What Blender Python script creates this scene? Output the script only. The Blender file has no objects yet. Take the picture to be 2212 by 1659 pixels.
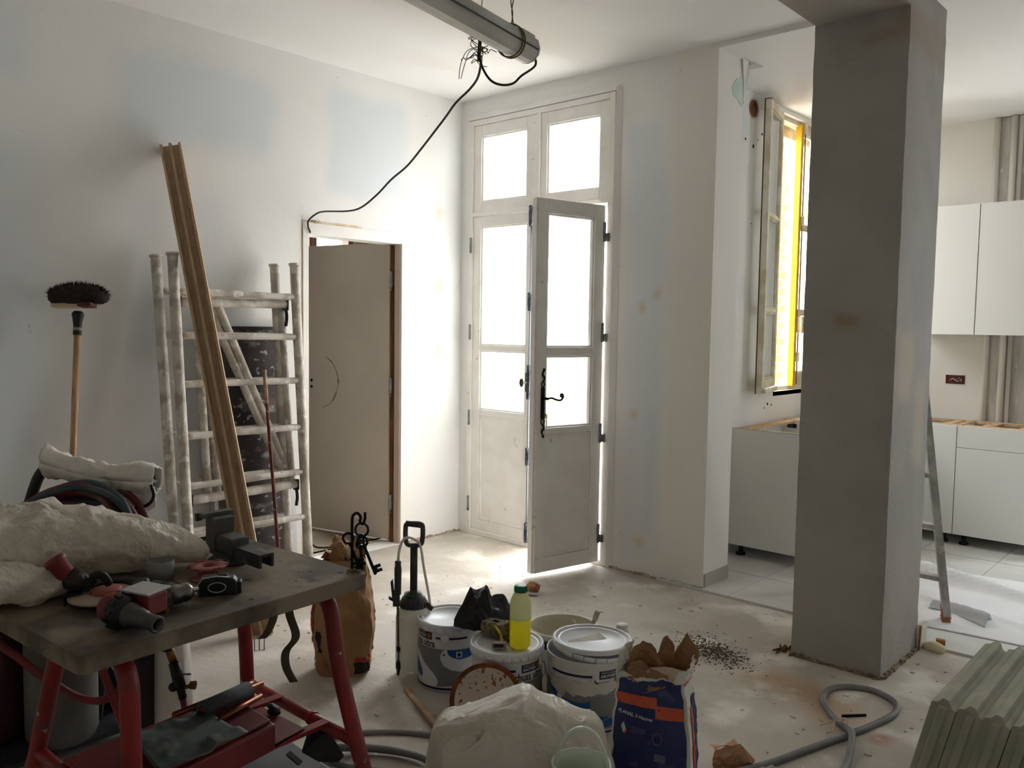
import bpy, bmesh, math, random
from mathutils import Vector, Matrix, noise, geometry
from math import sin, cos, pi, radians, sqrt, atan2, hypot
random.seed(7)
scene = bpy.context.scene
COL = scene.collection
# ------------------------------------------------------------------ camera
cam = bpy.data.cameras.new('camera'); camo = bpy.data.objects.new('camera', cam); COL.objects.link(camo)
cam.sensor_fit = 'HORIZONTAL'; cam.sensor_width = 36.0; cam.lens = 36.0*1824.8/2212; cam.clip_start = .05; cam.clip_end = 200
yaw, pitch, roll = -0.732397593, -0.0686340718, 0.0147090919
fw = Vector((sin(yaw)*cos(pitch), cos(yaw)*cos(pitch), sin(pitch)))
rt = Vector((cos(yaw), -sin(yaw), 0)); up = rt.cross(fw)
r2 = rt*cos(roll)+up*sin(roll); u2 = -rt*sin(roll)+up*cos(roll)
camo.matrix_world = Matrix(((r2.x, u2.x, -fw.x, 0), (r2.y, u2.y, -fw.y, 0), (r2.z, u2.z, -fw.z, 1.5), (0, 0, 0, 1)))
scene.camera = camo
# ------------------------------------------------------------------ sky, exposure
w = bpy.data.worlds.new('overcast_sky'); scene.world = w; w.use_nodes = True
bg = w.node_tree.nodes['Background']; bg.inputs[0].default_value = (.96, .985, 1.0, 1); bg.inputs[1].default_value = 1.0
vs = scene.view_settings
vs.view_transform = 'Standard'; vs.look = 'None'; vs.exposure = 4.26; vs.gamma = 1; vs.use_curve_mapping = False
cy = scene.cycles
cy.max_bounces = 14; cy.diffuse_bounces = 10; cy.transparent_max_bounces = 12; cy.use_denoising = True; cy.sample_clamp_indirect = 6.0
cy.caustics_reflective = False; cy.caustics_refractive = False
def portal(loc, sx, sy, direction):
    l = bpy.data.lights.new('daylight_portal', 'AREA'); l.shape = 'RECTANGLE'; l.size = sx; l.size_y = sy
    l.cycles.is_portal = True
    o = bpy.data.objects.new('daylight_portal', l); COL.objects.link(o); o.location = loc
    o.rotation_euler = Vector(direction).to_track_quat('-Z', 'Y').to_euler()
portal((-3.665, 4.62, 1.45), 1.15, 2.85, (0, -1, 0))       # French door
portal((-2.82, 6.075, 2.035), .75, 1.95, (1, 0, 0))         # kitchen window
portal((-.27, 7.12, 1.55), .5, 1.8, (0, -1, 0))          # unseen rear window, added to fill the kitchen with daylight
portal((-5.92, 3.96, 1.63), .9, 1.45, (1, 0, 0))            # window of the room behind the inner door
# ------------------------------------------------------------------ materials
def S(r, g, b):
    f = lambda c: (c/255/12.92) if c/255 <= .04045 else ((c/255+.055)/1.055)**2.4
    return (f(r), f(g), f(b), 1.0)
MATS = {}
def M(name, base, rough=.6, metal=0.0, c2=None, sc=4, lo=.35, hi=.65, det=4, spots=(), bump=0.0, bsc=60, stretch=None, patches=(), world=False, trans=0.0, ior=1.45, emit=None, spec=.5, sss=0.0, dist=0.0):
    m = bpy.data.materials.new(name); m.use_nodes = True; nt = m.node_tree; N = nt.nodes; L = nt.links
    b = N['Principled BSDF']; b.inputs['Roughness'].default_value = rough; b.inputs['Metallic'].default_value = metal
    b.inputs['Specular IOR Level'].default_value = spec
    b.inputs['IOR'].default_value = ior
    if trans: b.inputs['Transmission Weight'].default_value = trans
    if sss:
        b.inputs['Subsurface Weight'].default_value = sss; b.inputs['Subsurface Radius'].default_value = (.05, .05, .05)
    if world:
        co = N.new('ShaderNodeNewGeometry').outputs['Position']
    else:
        co = N.new('ShaderNodeTexCoord').outputs['Object']
    raw = co
    if stretch:
        mp = N.new('ShaderNodeMapping'); mp.inputs['Scale'].default_value = stretch; L.new(co, mp.inputs[0]); co = mp.outputs[0]
    def nz(scale, lo, hi, det=4, dist=0.0, c=None):
        n = N.new('ShaderNodeTexNoise'); n.inputs['Scale'].default_value = scale; n.inputs['Detail'].default_value = det; n.inputs['Distortion'].default_value = dist
        L.new(c or co, n.inputs['Vector'])
        r = N.new('ShaderNodeMapRange'); r.interpolation_type = 'SMOOTHSTEP'; r.inputs[1].default_value = lo; r.inputs[2].default_value = hi
        L.new(n.outputs[0], r.inputs[0]); return r.outputs[0]
    def mix(fac, a, c):
        x = N.new('ShaderNodeMix'); x.data_type = 'RGBA'; L.new(fac, x.inputs[0])
        if hasattr(a, 'links'): L.new(a, x.inputs[6])
        else: x.inputs[6].default_value = a
        x.inputs[7].default_value = c; return x.outputs[2]
    def mul(a, c):
        x = N.new('ShaderNodeMath'); x.operation = 'MULTIPLY'
        for i, q in ((0, a), (1, c)):
            if hasattr(q, 'links'): L.new(q, x.inputs[i])
            else: x.inputs[i].default_value = q
        return x.outputs[0]
    cur = base
    if c2: cur = mix(nz(sc, lo, hi, det, dist), cur, c2)
    if patches:
        sp = N.new('ShaderNodeSeparateXYZ')
        nn = N.new('ShaderNodeTexNoise'); nn.inputs['Scale'].default_value = 2.2; nn.inputs['Detail'].default_value = 5; L.new(raw, nn.inputs['Vector'])
        va = N.new('ShaderNodeVectorMath'); va.operation = 'MULTIPLY_ADD'; L.new(nn.outputs[1], va.inputs[0]); va.inputs[1].default_value = (.16,)*3; L.new(raw, va.inputs[2])
        L.new(va.outputs[0], sp.inputs[0])
        for (ax, a0, a1, bx, b0, b1, soft, colr, amt) in patches:
            f = None
            for axis, l0, l1 in ((ax, a0, a1), (bx, b0, b1)):
                for e0, e1 in ((l0-soft+.08, l0+soft+.08), (l1+soft+.08, l1-soft+.08)):
                    r = N.new('ShaderNodeMapRange'); r.interpolation_type = 'SMOOTHSTEP'
                    if e0 < e1: r.inputs[1].default_value = e0; r.inputs[2].default_value = e1
                    else:
                        r.inputs[1].default_value = e1; r.inputs[2].default_value = e0; r.inputs[3].default_value = 1; r.inputs[4].default_value = 0
                    L.new(sp.outputs[axis], r.inputs[0]); f = r.outputs[0] if f is None else mul(f, r.outputs[0])
            cur = mix(mul(f, amt), cur, colr)
    for s_ in spots:
        colr, scale, l, h = s_[:4]; d = s_[4] if len(s_) > 4 else 3; am = s_[5] if len(s_) > 5 else 1.0
        cur = mix(mul(nz(scale, l, h, d), am), cur, colr)
    if hasattr(cur, 'links'): L.new(cur, b.inputs['Base Color'])
    else: b.inputs['Base Color'].default_value = cur
    if bump:
        n = N.new('ShaderNodeTexNoise'); n.inputs['Scale'].default_value = bsc; n.inputs['Detail'].default_value = 4; L.new(co, n.inputs['Vector'])
        bp = N.new('ShaderNodeBump'); bp.inputs['Strength'].default_value = bump; bp.inputs['Distance'].default_value = .01
        L.new(n.outputs[0], bp.inputs['Height']); L.new(bp.outputs[0], b.inputs['Normal'])
    MATS[name] = m; return m
def glass_mat(name, tint=(.97, .98, .98, 1), refl=.06, rough=.02):
    m = bpy.data.materials.new(name); m.use_nodes = True; nt = m.node_tree; N = nt.nodes; L = nt.links
    N.remove(N['Principled BSDF']); t = N.new('ShaderNodeBsdfTransparent'); t.inputs[0].default_value = tint
    g = N.new('ShaderNodeBsdfGlossy'); g.inputs['Roughness'].default_value = rough
    x = N.new('ShaderNodeMixShader'); x.inputs[0].default_value = refl
    L.new(t.outputs[0], x.inputs[1]); L.new(g.outputs[0], x.inputs[2]); L.new(x.outputs[0], N['Material Output'].inputs[0]); return m
def film_mat(name, colr, transl=.5, rough=.45, c2=None, sc=6, bump=0.0, bsc=14):
    """thin plastic or paper: part reflected, part let through"""
    m = bpy.data.materials.new(name); m.use_nodes = True; nt = m.node_tree; N = nt.nodes; L = nt.links
    b = N['Principled BSDF']; b.inputs['Roughness'].default_value = rough; b.inputs['Base Color'].default_value = colr
    t = N.new('ShaderNodeBsdfTranslucent'); t.inputs[0].default_value = colr
    if c2:
        tc = N.new('ShaderNodeTexCoord'); n = N.new('ShaderNodeTexNoise'); n.inputs['Scale'].default_value = sc; L.new(tc.outputs['Object'], n.inputs['Vector'])
        k = N.new('ShaderNodeMix'); k.data_type = 'RGBA'; L.new(n.outputs[0], k.inputs[0]); k.inputs[6].default_value = colr; k.inputs[7].default_value = c2
        L.new(k.outputs[2], b.inputs['Base Color']); L.new(k.outputs[2], t.inputs[0])
    if bump:
        tc = N.new('ShaderNodeTexCoord'); hs = []
        for k, (q, dd) in enumerate(((bsc, 1.6), (bsc*2.6, 1.2))):
            n = N.new('ShaderNodeTexNoise'); n.inputs['Scale'].default_value = q; n.inputs['Detail'].default_value = 3; n.inputs['Distortion'].default_value = dd; L.new(tc.outputs['Object'], n.inputs['Vector'])
            a_ = N.new('ShaderNodeMath'); a_.operation = 'SUBTRACT'; a_.inputs[1].default_value = .5; L.new(n.outputs[0], a_.inputs[0])
            c_ = N.new('ShaderNodeMath'); c_.operation = 'ABSOLUTE'; L.new(a_.outputs[0], c_.inputs[0]); hs.append(c_.outputs[0])
        ad = N.new('ShaderNodeMath'); ad.operation = 'MULTIPLY_ADD'; ad.inputs[1].default_value = .45; L.new(hs[1], ad.inputs[0]); L.new(hs[0], ad.inputs[2])
        bp = N.new('ShaderNodeBump'); bp.invert = True; bp.inputs['Strength'].default_value = bump; bp.inputs['Distance'].default_value = .06; L.new(ad.outputs[0], bp.inputs['Height']); L.new(bp.outputs[0], b.inputs['Normal']); L.new(bp.outputs[0], t.inputs['Normal'])
    x = N.new('ShaderNodeMixShader'); x.inputs[0].default_value = transl
    L.new(b.outputs[0], x.inputs[1]); L.new(t.outputs[0], x.inputs[2]); L.new(x.outputs[0], N['Material Output'].inputs[0]); return m
# ------------------------------------------------------------------ mesh builder
WM = {}
def V(*a): return Vector(a[0]) if len(a) == 1 else Vector(a)
class MB:
    def __init__(s): s.v = []; s.f = []; s.sm = []; s.mi = []; s.cur = 0
    def add(s, verts, faces, smooth=False):
        n = len(s.v); s.v += [Vector(p) for p in verts]
        for f in faces: s.f.append(tuple(i+n for i in f)); s.sm.append(smooth); s.mi.append(s.cur)
        return s
    def box(s, x0, x1, y0, y1, z0, z1):
        p = [(x, y, z) for x in (x0, x1) for y in (y0, y1) for z in (z0, z1)]
        return s.add(p, [(0, 1, 3, 2), (4, 6, 7, 5), (0, 4, 5, 1), (2, 3, 7, 6), (0, 2, 6, 4), (1, 5, 7, 3)])
    def obox(s, c, ax, ay, az):
        """box about c with half-axis vectors"""
        c, ax, ay, az = V(c), V(ax), V(ay), V(az)
        p = [c+ax*i+ay*j+az*k for i in (-1, 1) for j in (-1, 1) for k in (-1, 1)]
        return s.add(p, [(0, 1, 3, 2), (4, 6, 7, 5), (0, 4, 5, 1), (2, 3, 7, 6), (0, 2, 6, 4), (1, 5, 7, 3)])
    def beam(s, a, b, wd, th, upv=(0, 0, 1)):
        a, b = V(a), V(b); d = (b-a); side = d.cross(V(upv))
        if side.length < 1e-6: side = d.cross(V(1, 0, 0))
        side.normalize(); n = side.cross(d).normalized()
        return s.obox((a+b)/2, d/2, side*wd/2, n*th/2)
    def prism(s, pts, vec, smooth=False):
        n = len(pts); vec = V(vec); p = [V(q) for q in pts]+[V(q)+vec for q in pts]
        s.add(p, [tuple(range(n))[::-1], tuple(range(n, 2*n))]); 
        k = len(s.v)-2*n
        for i in range(n):
            j = (i+1) % n; s.f.append((k+i, k+j, k+n+j, k+n+i)); s.sm.append(smooth); s.mi.append(s.cur)
        return s
    def tube(s, path, r, n=10, cap=True, closed=False, flat=1.0, smooth=True):
        P = [V(p) for p in path]; m = len(P); rs = r if isinstance(r, (list, tuple)) else [r]*m
        T = []
        for i in range(m):
            a = P[(i-1) % m] if (closed or i > 0) else P[i]; b = P[(i+1) % m] if (closed or i < m-1) else P[i]
            t = (b-a); T.append(t.normalized() if t.length > 1e-9 else V(0, 0, 1))
        u = T[0].orthogonal().normalized()
        if abs(T[0].z) < .9: u = (V(0, 0, 1)-T[0]*T[0].z).normalized()
        vs_ = []
        for i in range(m):
            u = (u-T[i]*u.dot(T[i])).normalized(); b = T[i].cross(u)
            for k in range(n):
                a = 2*pi*k/n; vs_.append(P[i]+u*(cos(a)*rs[i])+b*(sin(a)*rs[i]*flat))
        fs = []
        for i in range(m if closed else m-1):
            for k in range(n):
                i2 = (i+1) % m; k2 = (k+1) % n; fs.append((i*n+k, i*n+k2, i2*n+k2, i2*n+k))
        s.add(vs_, fs, smooth)
        if cap and not closed:
            k0 = len(s.v)-len(vs_); s.f.append(tuple(k0+k for k in range(n))[::-1]); s.sm.append(False); s.mi.append(s.cur)
            s.f.append(tuple(k0+(m-1)*n+k for k in range(n))); s.sm.append(False); s.mi.append(s.cur)
        return s
    def cyl(s, a, b, r, r2=None, n=16, cap=True): return s.tube([a, b], [r, r if r2 is None else r2], n, cap)
    def lathe(s, prof, c=(0, 0, 0), ax=(0, 0, 1), n=28, smooth=True, caps=False, a0=0, a1=2*pi):
        ax = V(ax).normalized(); u = ax.orthogonal().normalized() if abs(ax.z) < .99 else V(1, 0, 0); b = ax.cross(u); c = V(c)
        full = abs(a1-a0-2*pi) < 1e-6; m = n if full else n+1; vs_ = []
        for (r, z) in prof:
            for k in range(m):
                a = a0+(a1-a0)*k/n; vs_.append(c+ax*z+u*(cos(a)*r)+b*(sin(a)*r))
        fs = []
        for i in range(len(prof)-1):
            for k in range(n if not full else m):
                k2 = (k+1) % m if full else k+1; fs.append((i*m+k, i*m+k2, (i+1)*m+k2, (i+1)*m+k))
        s.add(vs_, fs, smooth)
        if caps:
            k0 = len(s.v)-len(vs_)
            s.f.append(tuple(k0+k for k in range(m))[::-1]); s.sm.append(False); s.mi.append(s.cur)
            s.f.append(tuple(k0+(len(prof)-1)*m+k for k in range(m))); s.sm.append(False); s.mi.append(s.cur)
        return s
    def grid(s, fn, nu, nv, smooth=True, wrap=False):
        vs_ = [fn(i/nu if wrap else i/(nu), j/nv) for j in range(nv+1) for i in range(nu if wrap else nu+1)]
        m = nu if wrap else nu+1; fs = []
        for j in range(nv):
            for i in range(nu):
                i2 = (i+1) % m if wrap else i+1; fs.append((j*m+i, j*m+i2, (j+1)*m+i2, (j+1)*m+i))
        return s.add(vs_, fs, smooth)
    def ball(s, c, rx, ry=None, rz=None, nu=16, nv=10, fn=None, smooth=True):
        ry = rx if ry is None else ry; rz = rx if rz is None else rz; c = V(c)
        def g(u, v):
            a = 2*pi*u; t = pi*min(max(v, .002), .998); d = V(sin(t)*cos(a), sin(t)*sin(a), -cos(t))
            k = 1 if fn is None else fn(d); return c+V(d.x*rx, d.y*ry, d.z*rz)*k
        return s.grid(g, nu, nv, smooth, wrap=True)
    def xf(s, mat, start=0):
        for i in range(start, len(s.v)): s.v[i] = mat @ s.v[i]
        return s
    def build(s, name, mat, parent=None, local=False, label=None, cat=None, group=None, kind=None, bevel=0, seg=2, solid=0, sub=0, fix=True):
        me = bpy.data.meshes.new(name)
        o = bpy.data.objects.new(name, me); COL.objects.link(o)
        if parent is not None:
            W = WM[parent.name]; o.parent = parent; WM[o.name] = W
            vs_ = [Vector(p) for p in s.v] if local else [W.inverted() @ p for p in s.v]
        else:
            lo = V(min(p.x for p in s.v), min(p.y for p in s.v), min(p.z for p in s.v)); hi = V(max(p.x for p in s.v), max(p.y for p in s.v), max(p.z for p in s.v))
            c = V((lo.x+hi.x)/2, (lo.y+hi.y)/2, lo.z); o.location = c; WM[o.name] = Matrix.Translation(c); vs_ = [p-c for p in s.v]
        me.from_pydata([tuple(p) for p in vs_], [], s.f)
        for p, k, mi in zip(me.polygons, s.sm, s.mi): p.use_smooth = k; p.material_index = mi
        if fix:
            bm = bmesh.new(); bm.from_mesh(me); bmesh.ops.recalc_face_normals(bm, faces=bm.faces); bm.to_mesh(me); bm.free()
        for x in (mat if isinstance(mat, (list, tuple)) else [mat]): me.materials.append(x)
        tag(o, label, cat, group, kind)
        if solid:
            md = o.modifiers.new('thickness', 'SOLIDIFY'); md.thickness = solid; md.offset = 0
        if sub:
            md = o.modifiers.new('smooth', 'SUBSURF'); md.levels = sub; md.render_levels = sub
        if bevel:
            md = o.modifiers.new('bevel', 'BEVEL'); md.width = bevel; md.segments = seg; md.limit_method = 'ANGLE'; md.angle_limit = radians(40)
        return o
def tag(o, label=None, cat=None, group=None, kind=None):
    if label: o['label'] = label
    if cat: o['category'] = cat
    if group: o['group'] = group
    if kind: o['kind'] = kind
def thing(name, label, cat, loc=(0, 0, 0), rz=0.0, group=None, kind=None):
    o = bpy.data.objects.new(name, None); COL.objects.link(o); o.empty_display_size = .1
    o.location = loc; o.rotation_euler = (0, 0, rz); WM[o.name] = Matrix.Translation(V(loc)) @ Matrix.Rotation(rz, 4, 'Z')
    tag(o, label, cat, group, kind); return o
def place(o, mat):
    o.matrix_world = mat; o.matrix_basis = mat
def dup(root, mat=None, label=None, group=None):
    c = root.copy(); COL.objects.link(c)
    if mat is not None: c.matrix_basis = mat
    if label: c['label'] = label
    if group: c['group'] = group
    for ch in [x for x in root.children]:
        d = ch.copy(); COL.objects.link(d); d.parent = c
        for g in [x for x in ch.children]:
            e = g.copy(); COL.objects.link(e); e.parent = d
    return c
def smooth_path(pts, k=6, closed=False):
    P = [V(p) for p in pts]; n = len(P); out = []
    for i in range(n if closed else n-1):
        p0 = P[(i-1) % n] if closed or i > 0 else P[i]*2-P[i+1]; p1 = P[i]; p2 = P[(i+1) % n]
        p3 = P[(i+2) % n] if closed or i+2 < n else p2*2-p1
        for j in range(k):
            t = j/k; out.append(.5*((2*p1)+(p2-p0)*t+(2*p0-5*p1+4*p2-p3)*t*t+(3*p1-p0-3*p2+p3)*t**3))
    if not closed: out.append(P[-1])
    return out
def text_tris(body, size=1.0, bold=False, align='CENTER'):
    cu = bpy.data.curves.new('txt', 'FONT'); cu.body = body; cu.size = size; cu.align_x = align; cu.align_y = 'CENTER'; cu.resolution_u = 3
    if bold: cu.offset = size*.022
    o = bpy.data.objects.new('txt', cu); COL.objects.link(o); bpy.context.view_layer.update()
    me = bpy.data.meshes.new_from_object(o); vs_ = [(p.co.x, p.co.y) for p in me.vertices]; fs = [tuple(p.vertices) for p in me.polygons]
    bpy.data.objects.remove(o); bpy.data.curves.remove(cu); bpy.data.meshes.remove(me)
    return vs_, fs
def fbm(p, sc, oct=4, seed=0):
    q = V(p)*sc+V(seed*7.3, seed*3.1, seed*1.7); a = 1.0; t = 0
    for i in range(oct): t += a*noise.noise(q); q = q*2.03; a *= .5
    return t
def ridge(p, sc, seed=0, oct=3):
    q = V(p)*sc+V(seed*5.7, seed*2.9, seed*8.1); a = 1.0; t = 0
    for i in range(oct): t += a*(1-2*abs(noise.noise(q))); q = q*2.1; a *= .5
    return t
def crease(p, sc, seed=0, k=5.0):
    q = V(p)*sc+V(seed*3.7, seed*9.1, seed*5.3); q = q+V(noise.noise(q*.7+V(9, 1, 4)), noise.noise(q*.7+V(2, 8, 3)), noise.noise(q*.7+V(5, 5, 1)))*.8
    return max(0.0, 1-abs(noise.noise(q))*k)
def crumple(p, a=1.0, seed=0): return a*(.012*fbm(p, 5, seed=seed)+.017*crease(p, 3.6, seed, 3)+.011*crease(p, 7.5, seed+1, 3.5)+.006*crease(p, 16, seed+2, 4)-.008)
# ================================================================== materials of the shell
WHITE = S(233, 233, 232); BLUE = S(211, 219, 225); TAN = S(214, 196, 166)
m_wl = M('plaster_left', WHITE, .75, c2=S(230, 229, 227), sc=1.3, world=True, bump=.08, bsc=35, patches=[
    (1, 1.85, 2.75, 2, 2.45, 2.88, .10, BLUE, .8), (1, .2, 1.5, 2, .4, 2.35, .12, BLUE, .6), (1, 1.9, 2.5, 2, .3, 2.2, .12, BLUE, .55),
    (1, 3.15, 3.75, 2, 2.3, 2.95, .07, BLUE, .75), (1, 1.2, 1.5, 2, 2.6, 2.95, .08, BLUE, .5), (1, 4.0, 4.4, 2, 0, 2.9, .09, S(226, 230, 232), .6),
    (1, 4.04, 4.1, 2, 1.7, 1.83, .06, TAN, .9), (1, 4.06, 4.12, 2, 1.25, 1.4, .06, TAN, .9), (1, 4.04, 4.1, 2, 2.25, 2.33, .05, TAN, .7)],
    spots=[(S(150, 140, 128), 26, .76, .8, 2, .35)])
m_wb = M('plaster_back', S(234, 233, 232), .75, c2=S(230, 229, 227), sc=1.5, world=True, bump=.08, bsc=35, patches=[
    (0, -2.93, -2.68, 2, .1, 2.72, .05, S(218, 225, 231), .75), (0, -2.78, -2.7, 2, .3, 1.0, .05, S(206, 216, 230), .5),
    (0, -2.85, -2.81, 2, 1.6, 1.66, .03, TAN, .9), (0, -2.74, -2.71, 2, 1.66, 1.72, .03, TAN, .8), (0, -2.9, -2.85, 2, .93, .98, .03, TAN, .8), (0, -2.8, -2.75, 2, .17, .24, .04, TAN, .9),
    (0, -2.64, -2.3, 2, 0, 3.1, .05, S(232, 225, 216), .5)], spots=[(S(150, 140, 128), 26, .76, .8, 2, .35)])
m_wk = M('plaster_kitchen', S(232, 230, 226), .7, c2=S(216, 220, 222), sc=1.6, lo=.5, hi=.75, world=True, bump=.06, bsc=35)
m_pil = M('grey_render_pillar', S(166, 163, 157), .8, c2=S(158, 155, 149), sc=3, world=True, bump=.25, bsc=70, patches=[
    (0, -1.42, -1.33, 2, 1.52, 1.58, .03, S(150, 128, 100), .7), (0, -1.26, -1.15, 2, 2.68, 2.84, .04, S(150, 116, 84), .35), (0, -1.36, -1.25, 2, 2.70, 2.75, .03, S(150, 116, 84), .4),
    (1, 3.75, 3.95, 2, 1.2, 1.5, .05, TAN, .35), (1, 4.0, 4.15, 2, .9, 1.3, .05, TAN, .35)])
m_ceil = M('ceiling_paint', S(233, 233, 232), .8, c2=S(230, 230, 229), sc=.8, world=True)
m_floor = M('dusty_screed', S(197, 190, 180), .62, c2=S(178, 170, 158), sc=2.2, lo=.4, hi=.62, world=True, bump=.25, bsc=28, spec=.35, patches=[
    (0, -1.62, -1.2, 1, 3.28, 3.5, .1, S(168, 128, 78), .55), (0, -1.3, -1.1, 1, 3.1, 3.35, .1, S(172, 130, 84), .45), (0, -1.02, -.96, 1, 3.1, 3.2, .03, S(160, 92, 60), .7),
    (0, -2.0, -1.7, 1, 3.35, 3.65, .1, S(120, 108, 92), .45)],
    spots=[(S(232, 227, 218), 3.5, .52, .7, 5, .8), (S(150, 140, 126), 9, .66, .76, 4, .45), (S(90, 80, 70), 42, .78, .82, 2, .7), (S(240, 238, 233), 30, .72, .78, 2, .7)])
m_tile = M('kitchen_tile', S(206, 205, 202), .45, c2=S(222, 221, 219), sc=2.5, world=True, bump=.05)
m_grout = M('grout', S(186, 182, 174), .9)
m_paint = M('old_white_paint', S(238, 236, 232), .5, c2=S(231, 228, 223), sc=6, bump=.08, bsc=40, spots=[(S(176, 164, 146), 14, .68, .76, 4, .6)])
m_paintdoor = M('primed_door', S(196, 186, 172), .6, c2=S(188, 178, 165), sc=2)
m_raw = M('raw_pine', S(206, 166, 108), .65, c2=S(176, 132, 78), sc=5, stretch=(8, 8, .6))
m_darkwood = M('dark_wood', S(98, 66, 36), .6, c2=S(70, 44, 24), sc=6, stretch=(6, 6, .6))
m_iron = M('black_iron', S(30, 28, 27), .45, .6)
m_steel = M('dull_steel', S(140, 142, 145), .45, .5, c2=S(112, 114, 117), sc=20)
m_brass = M('brass', S(150, 118, 60), .35, .9, c2=S(110, 84, 44), sc=20)
m_glass = glass_mat('window_glass')
m_ext = M('outside_render', S(214, 200, 174), .85, c2=S(180, 160, 128), sc=2, world=True)
m_brick = M('brick', S(176, 118, 78), .85, c2=S(150, 94, 58), sc=9)
m_mortar = M('mortar', S(226, 218, 200), .9)
m_ground = M('courtyard_ground', S(190, 184, 172), .9, c2=S(160, 152, 140), sc=2, world=True)
m_green = M('green_board_core', S(190, 212, 203), .8, c2=S(206, 220, 212), sc=12)
m_dark = M('dark_hole', S(40, 34, 30), .95)
m_terra = M('terracotta', S(176, 124, 88), .9, c2=S(140, 92, 62), sc=18)
XL, YB, ZC = -4.367, 4.291, 3.075
# ================================================================== shell
def structure(name, mb, mat, **k): return mb.build(name, mat, kind='structure', **k)
structure('floor', MB().box(-4.6, 2.1, -2.4, 4.262, -.2, 0).box(-4.6, -2.7, 4.262, 4.6, -.2, 0), m_floor)
fk = structure('floor_kitchen', MB().box(-2.7, 2.1, 4.262, 7.1, -.2, .002), m_grout)
for i in range(8):
    for j in range(6):
        x0 = -2.66+i*.47; y0 = 4.264+j*.47; dz = .0008*((i*3+j*5) % 3)
        MB().box(x0+.002, x0+.468, y0+.002, y0+.468, .001, .012+dz).build('tile', m_tile, fk)
wl = MB(); t = .20
wl.box(XL-t, XL, -2.2, 2.955, 0, ZC); wl.box(XL-t, XL, 3.775, 4.6, 0, ZC); wl.box(XL-t, XL, 2.955, 3.775, 2.105, ZC)
structure('wall_left', wl, m_wl)
wb = MB(); wb.box(XL, -4.285, YB, 4.581, 0, ZC); wb.box(-3.04, -2.36, YB, 4.581, 0, ZC); wb.box(-4.285, -3.04, YB, 4.581, 2.925, ZC)
wback = structure('wall_back', wb, m_wb)
wk = MB(); wk.box(-2.74, -2.62, 4.581, 5.70, 0, 3.05); wk.box(-2.74, -2.62, 6.45, 7.2, 0, 3.05); wk.box(-2.74, -2.62, 5.70, 6.45, 0, 1.06); wk.box(-2.74, -2.62, 5.70, 6.45, 3.01, 3.05)
wkl = structure('wall_kitchen_left', wk, m_wk)
RX0, RX1, RZ0, RZ1 = -.52, -.02, .65, 2.45
kb = MB(); kb.box(-2.62, RX0, 6.95, 7.2, 0, 3.05); kb.box(RX1, 2.1, 6.95, 7.2, 0, 3.05); kb.box(RX0, RX1, 6.95, 7.2, 0, RZ0); kb.box(RX0, RX1, 6.95, 7.2, RZ1, 3.05)
structure('wall_kitchen_back', kb, m_wk)
structure('wall_right', MB().box(1.9, 2.1, -2.4, 7.2, 0, ZC), m_wl)
structure('wall_front', MB().box(-4.57, 2.1, -2.4, -2.2, 0, ZC), m_wl)
structure('ceiling', MB().box(-4.57, 2.1, -2.4, YB, ZC, ZC+.2), m_ceil)
# kitchen ceiling, a little lower, with a torn hole beside the wall end
kc = MB(); Z0 = 3.045
hole = [(-2.36, 4.53), (-2.335, 4.56), (-2.322, 4.76), (-2.42, 4.77), (-2.52, 4.80), (-2.62, 4.86)]
kc.box(-2.36, 2.1, YB, 4.53, Z0, ZC+.2)
kc.prism([(-2.36, 4.53, Z0), (2.1, 4.53, Z0), (2.1, 7.2, Z0), (-2.7, 7.2, Z0), (-2.7, 4.86, Z0)]+[(x, y, Z0) for x, y in hole[::-1][:-1]], (0, 0, .03))
kc.box(-3.0, 2.1, 4.53, 7.2, ZC+.1, ZC+.2)
kc.box(-3.1, -2.75, 4.4, 7.2, 3.05, ZC+.2); kc.box(-3.1, -2.36, 4.31, 4.535, 3.08, ZC+.2)
structure('ceiling_kitchen', kc, m_ceil)
bm_ = MB(); bm_.box(-1.575, -1.18, -2.2, 3.72, 2.835, ZC); structure('trim_beam', bm_, m_pil)
def pill():
    mb = MB(); x0, x1, y0, y1 = -1.58, -1.18, 3.718, 4.215; n = 40
    for e, (px, py) in enumerate(((x0, y0), (x1, y0), (x1, y1), (x0, y1))): pass
    mb.grid(lambda u, v: V(*(lambda q: (q[0]+.0025*fbm((q[0], q[1], v*3), 9), q[1]+.0025*fbm((q[1], q[0], v*3), 9, seed=2)))((lambda k, f: ((x0+(x1-x0)*f, y0) if k == 0 else (x1, y0+(y1-y0)*f) if k == 1 else (x1-(x1-x0)*f, y1) if k == 2 else (x0, y1-(y1-y0)*f)))(int(u*4) % 4, u*4-int(u*4))), v*2.95), 24, 60, smooth=False, wrap=True)
    return mb
structure('pillar', pill(), m_pil)
# rough band where the plaster meets the floor
for nm, (a, b) in (('back', ((-3.035, YB), (-2.36, YB))), ('left', ((XL, 3.78), (XL, 4.29))), ('pillar_front', ((-1.58, 3.716), (-1.18, 3.716))), ('pillar_side', ((-1.178, 3.72), (-1.178, 4.18)))):
    mb = MB(); n = 26; a = V(a[0], a[1], 0); b = V(b[0], b[1], 0); inw = V(0, -1, 0) if nm in ('back', 'pillar_front') else V(1, 0, 0)
    for i in range(n):
        p = a.lerp(b, (i+.5)/n); h = .006+.012*random.random(); mb.obox(p+V(0, 0, h/2)+inw*.004, (b-a)/n*.55, inw*(.006+.008*random.random()), (0, 0, h/2))
    structure('trim_crumbs_'+nm, mb, M('crumbled_plaster_'+nm, *((S(196, 184, 164), .9) if nm[0] != 'p' else (S(112, 100, 84), .95)), c2=S(150, 134, 112), sc=30))
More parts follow.
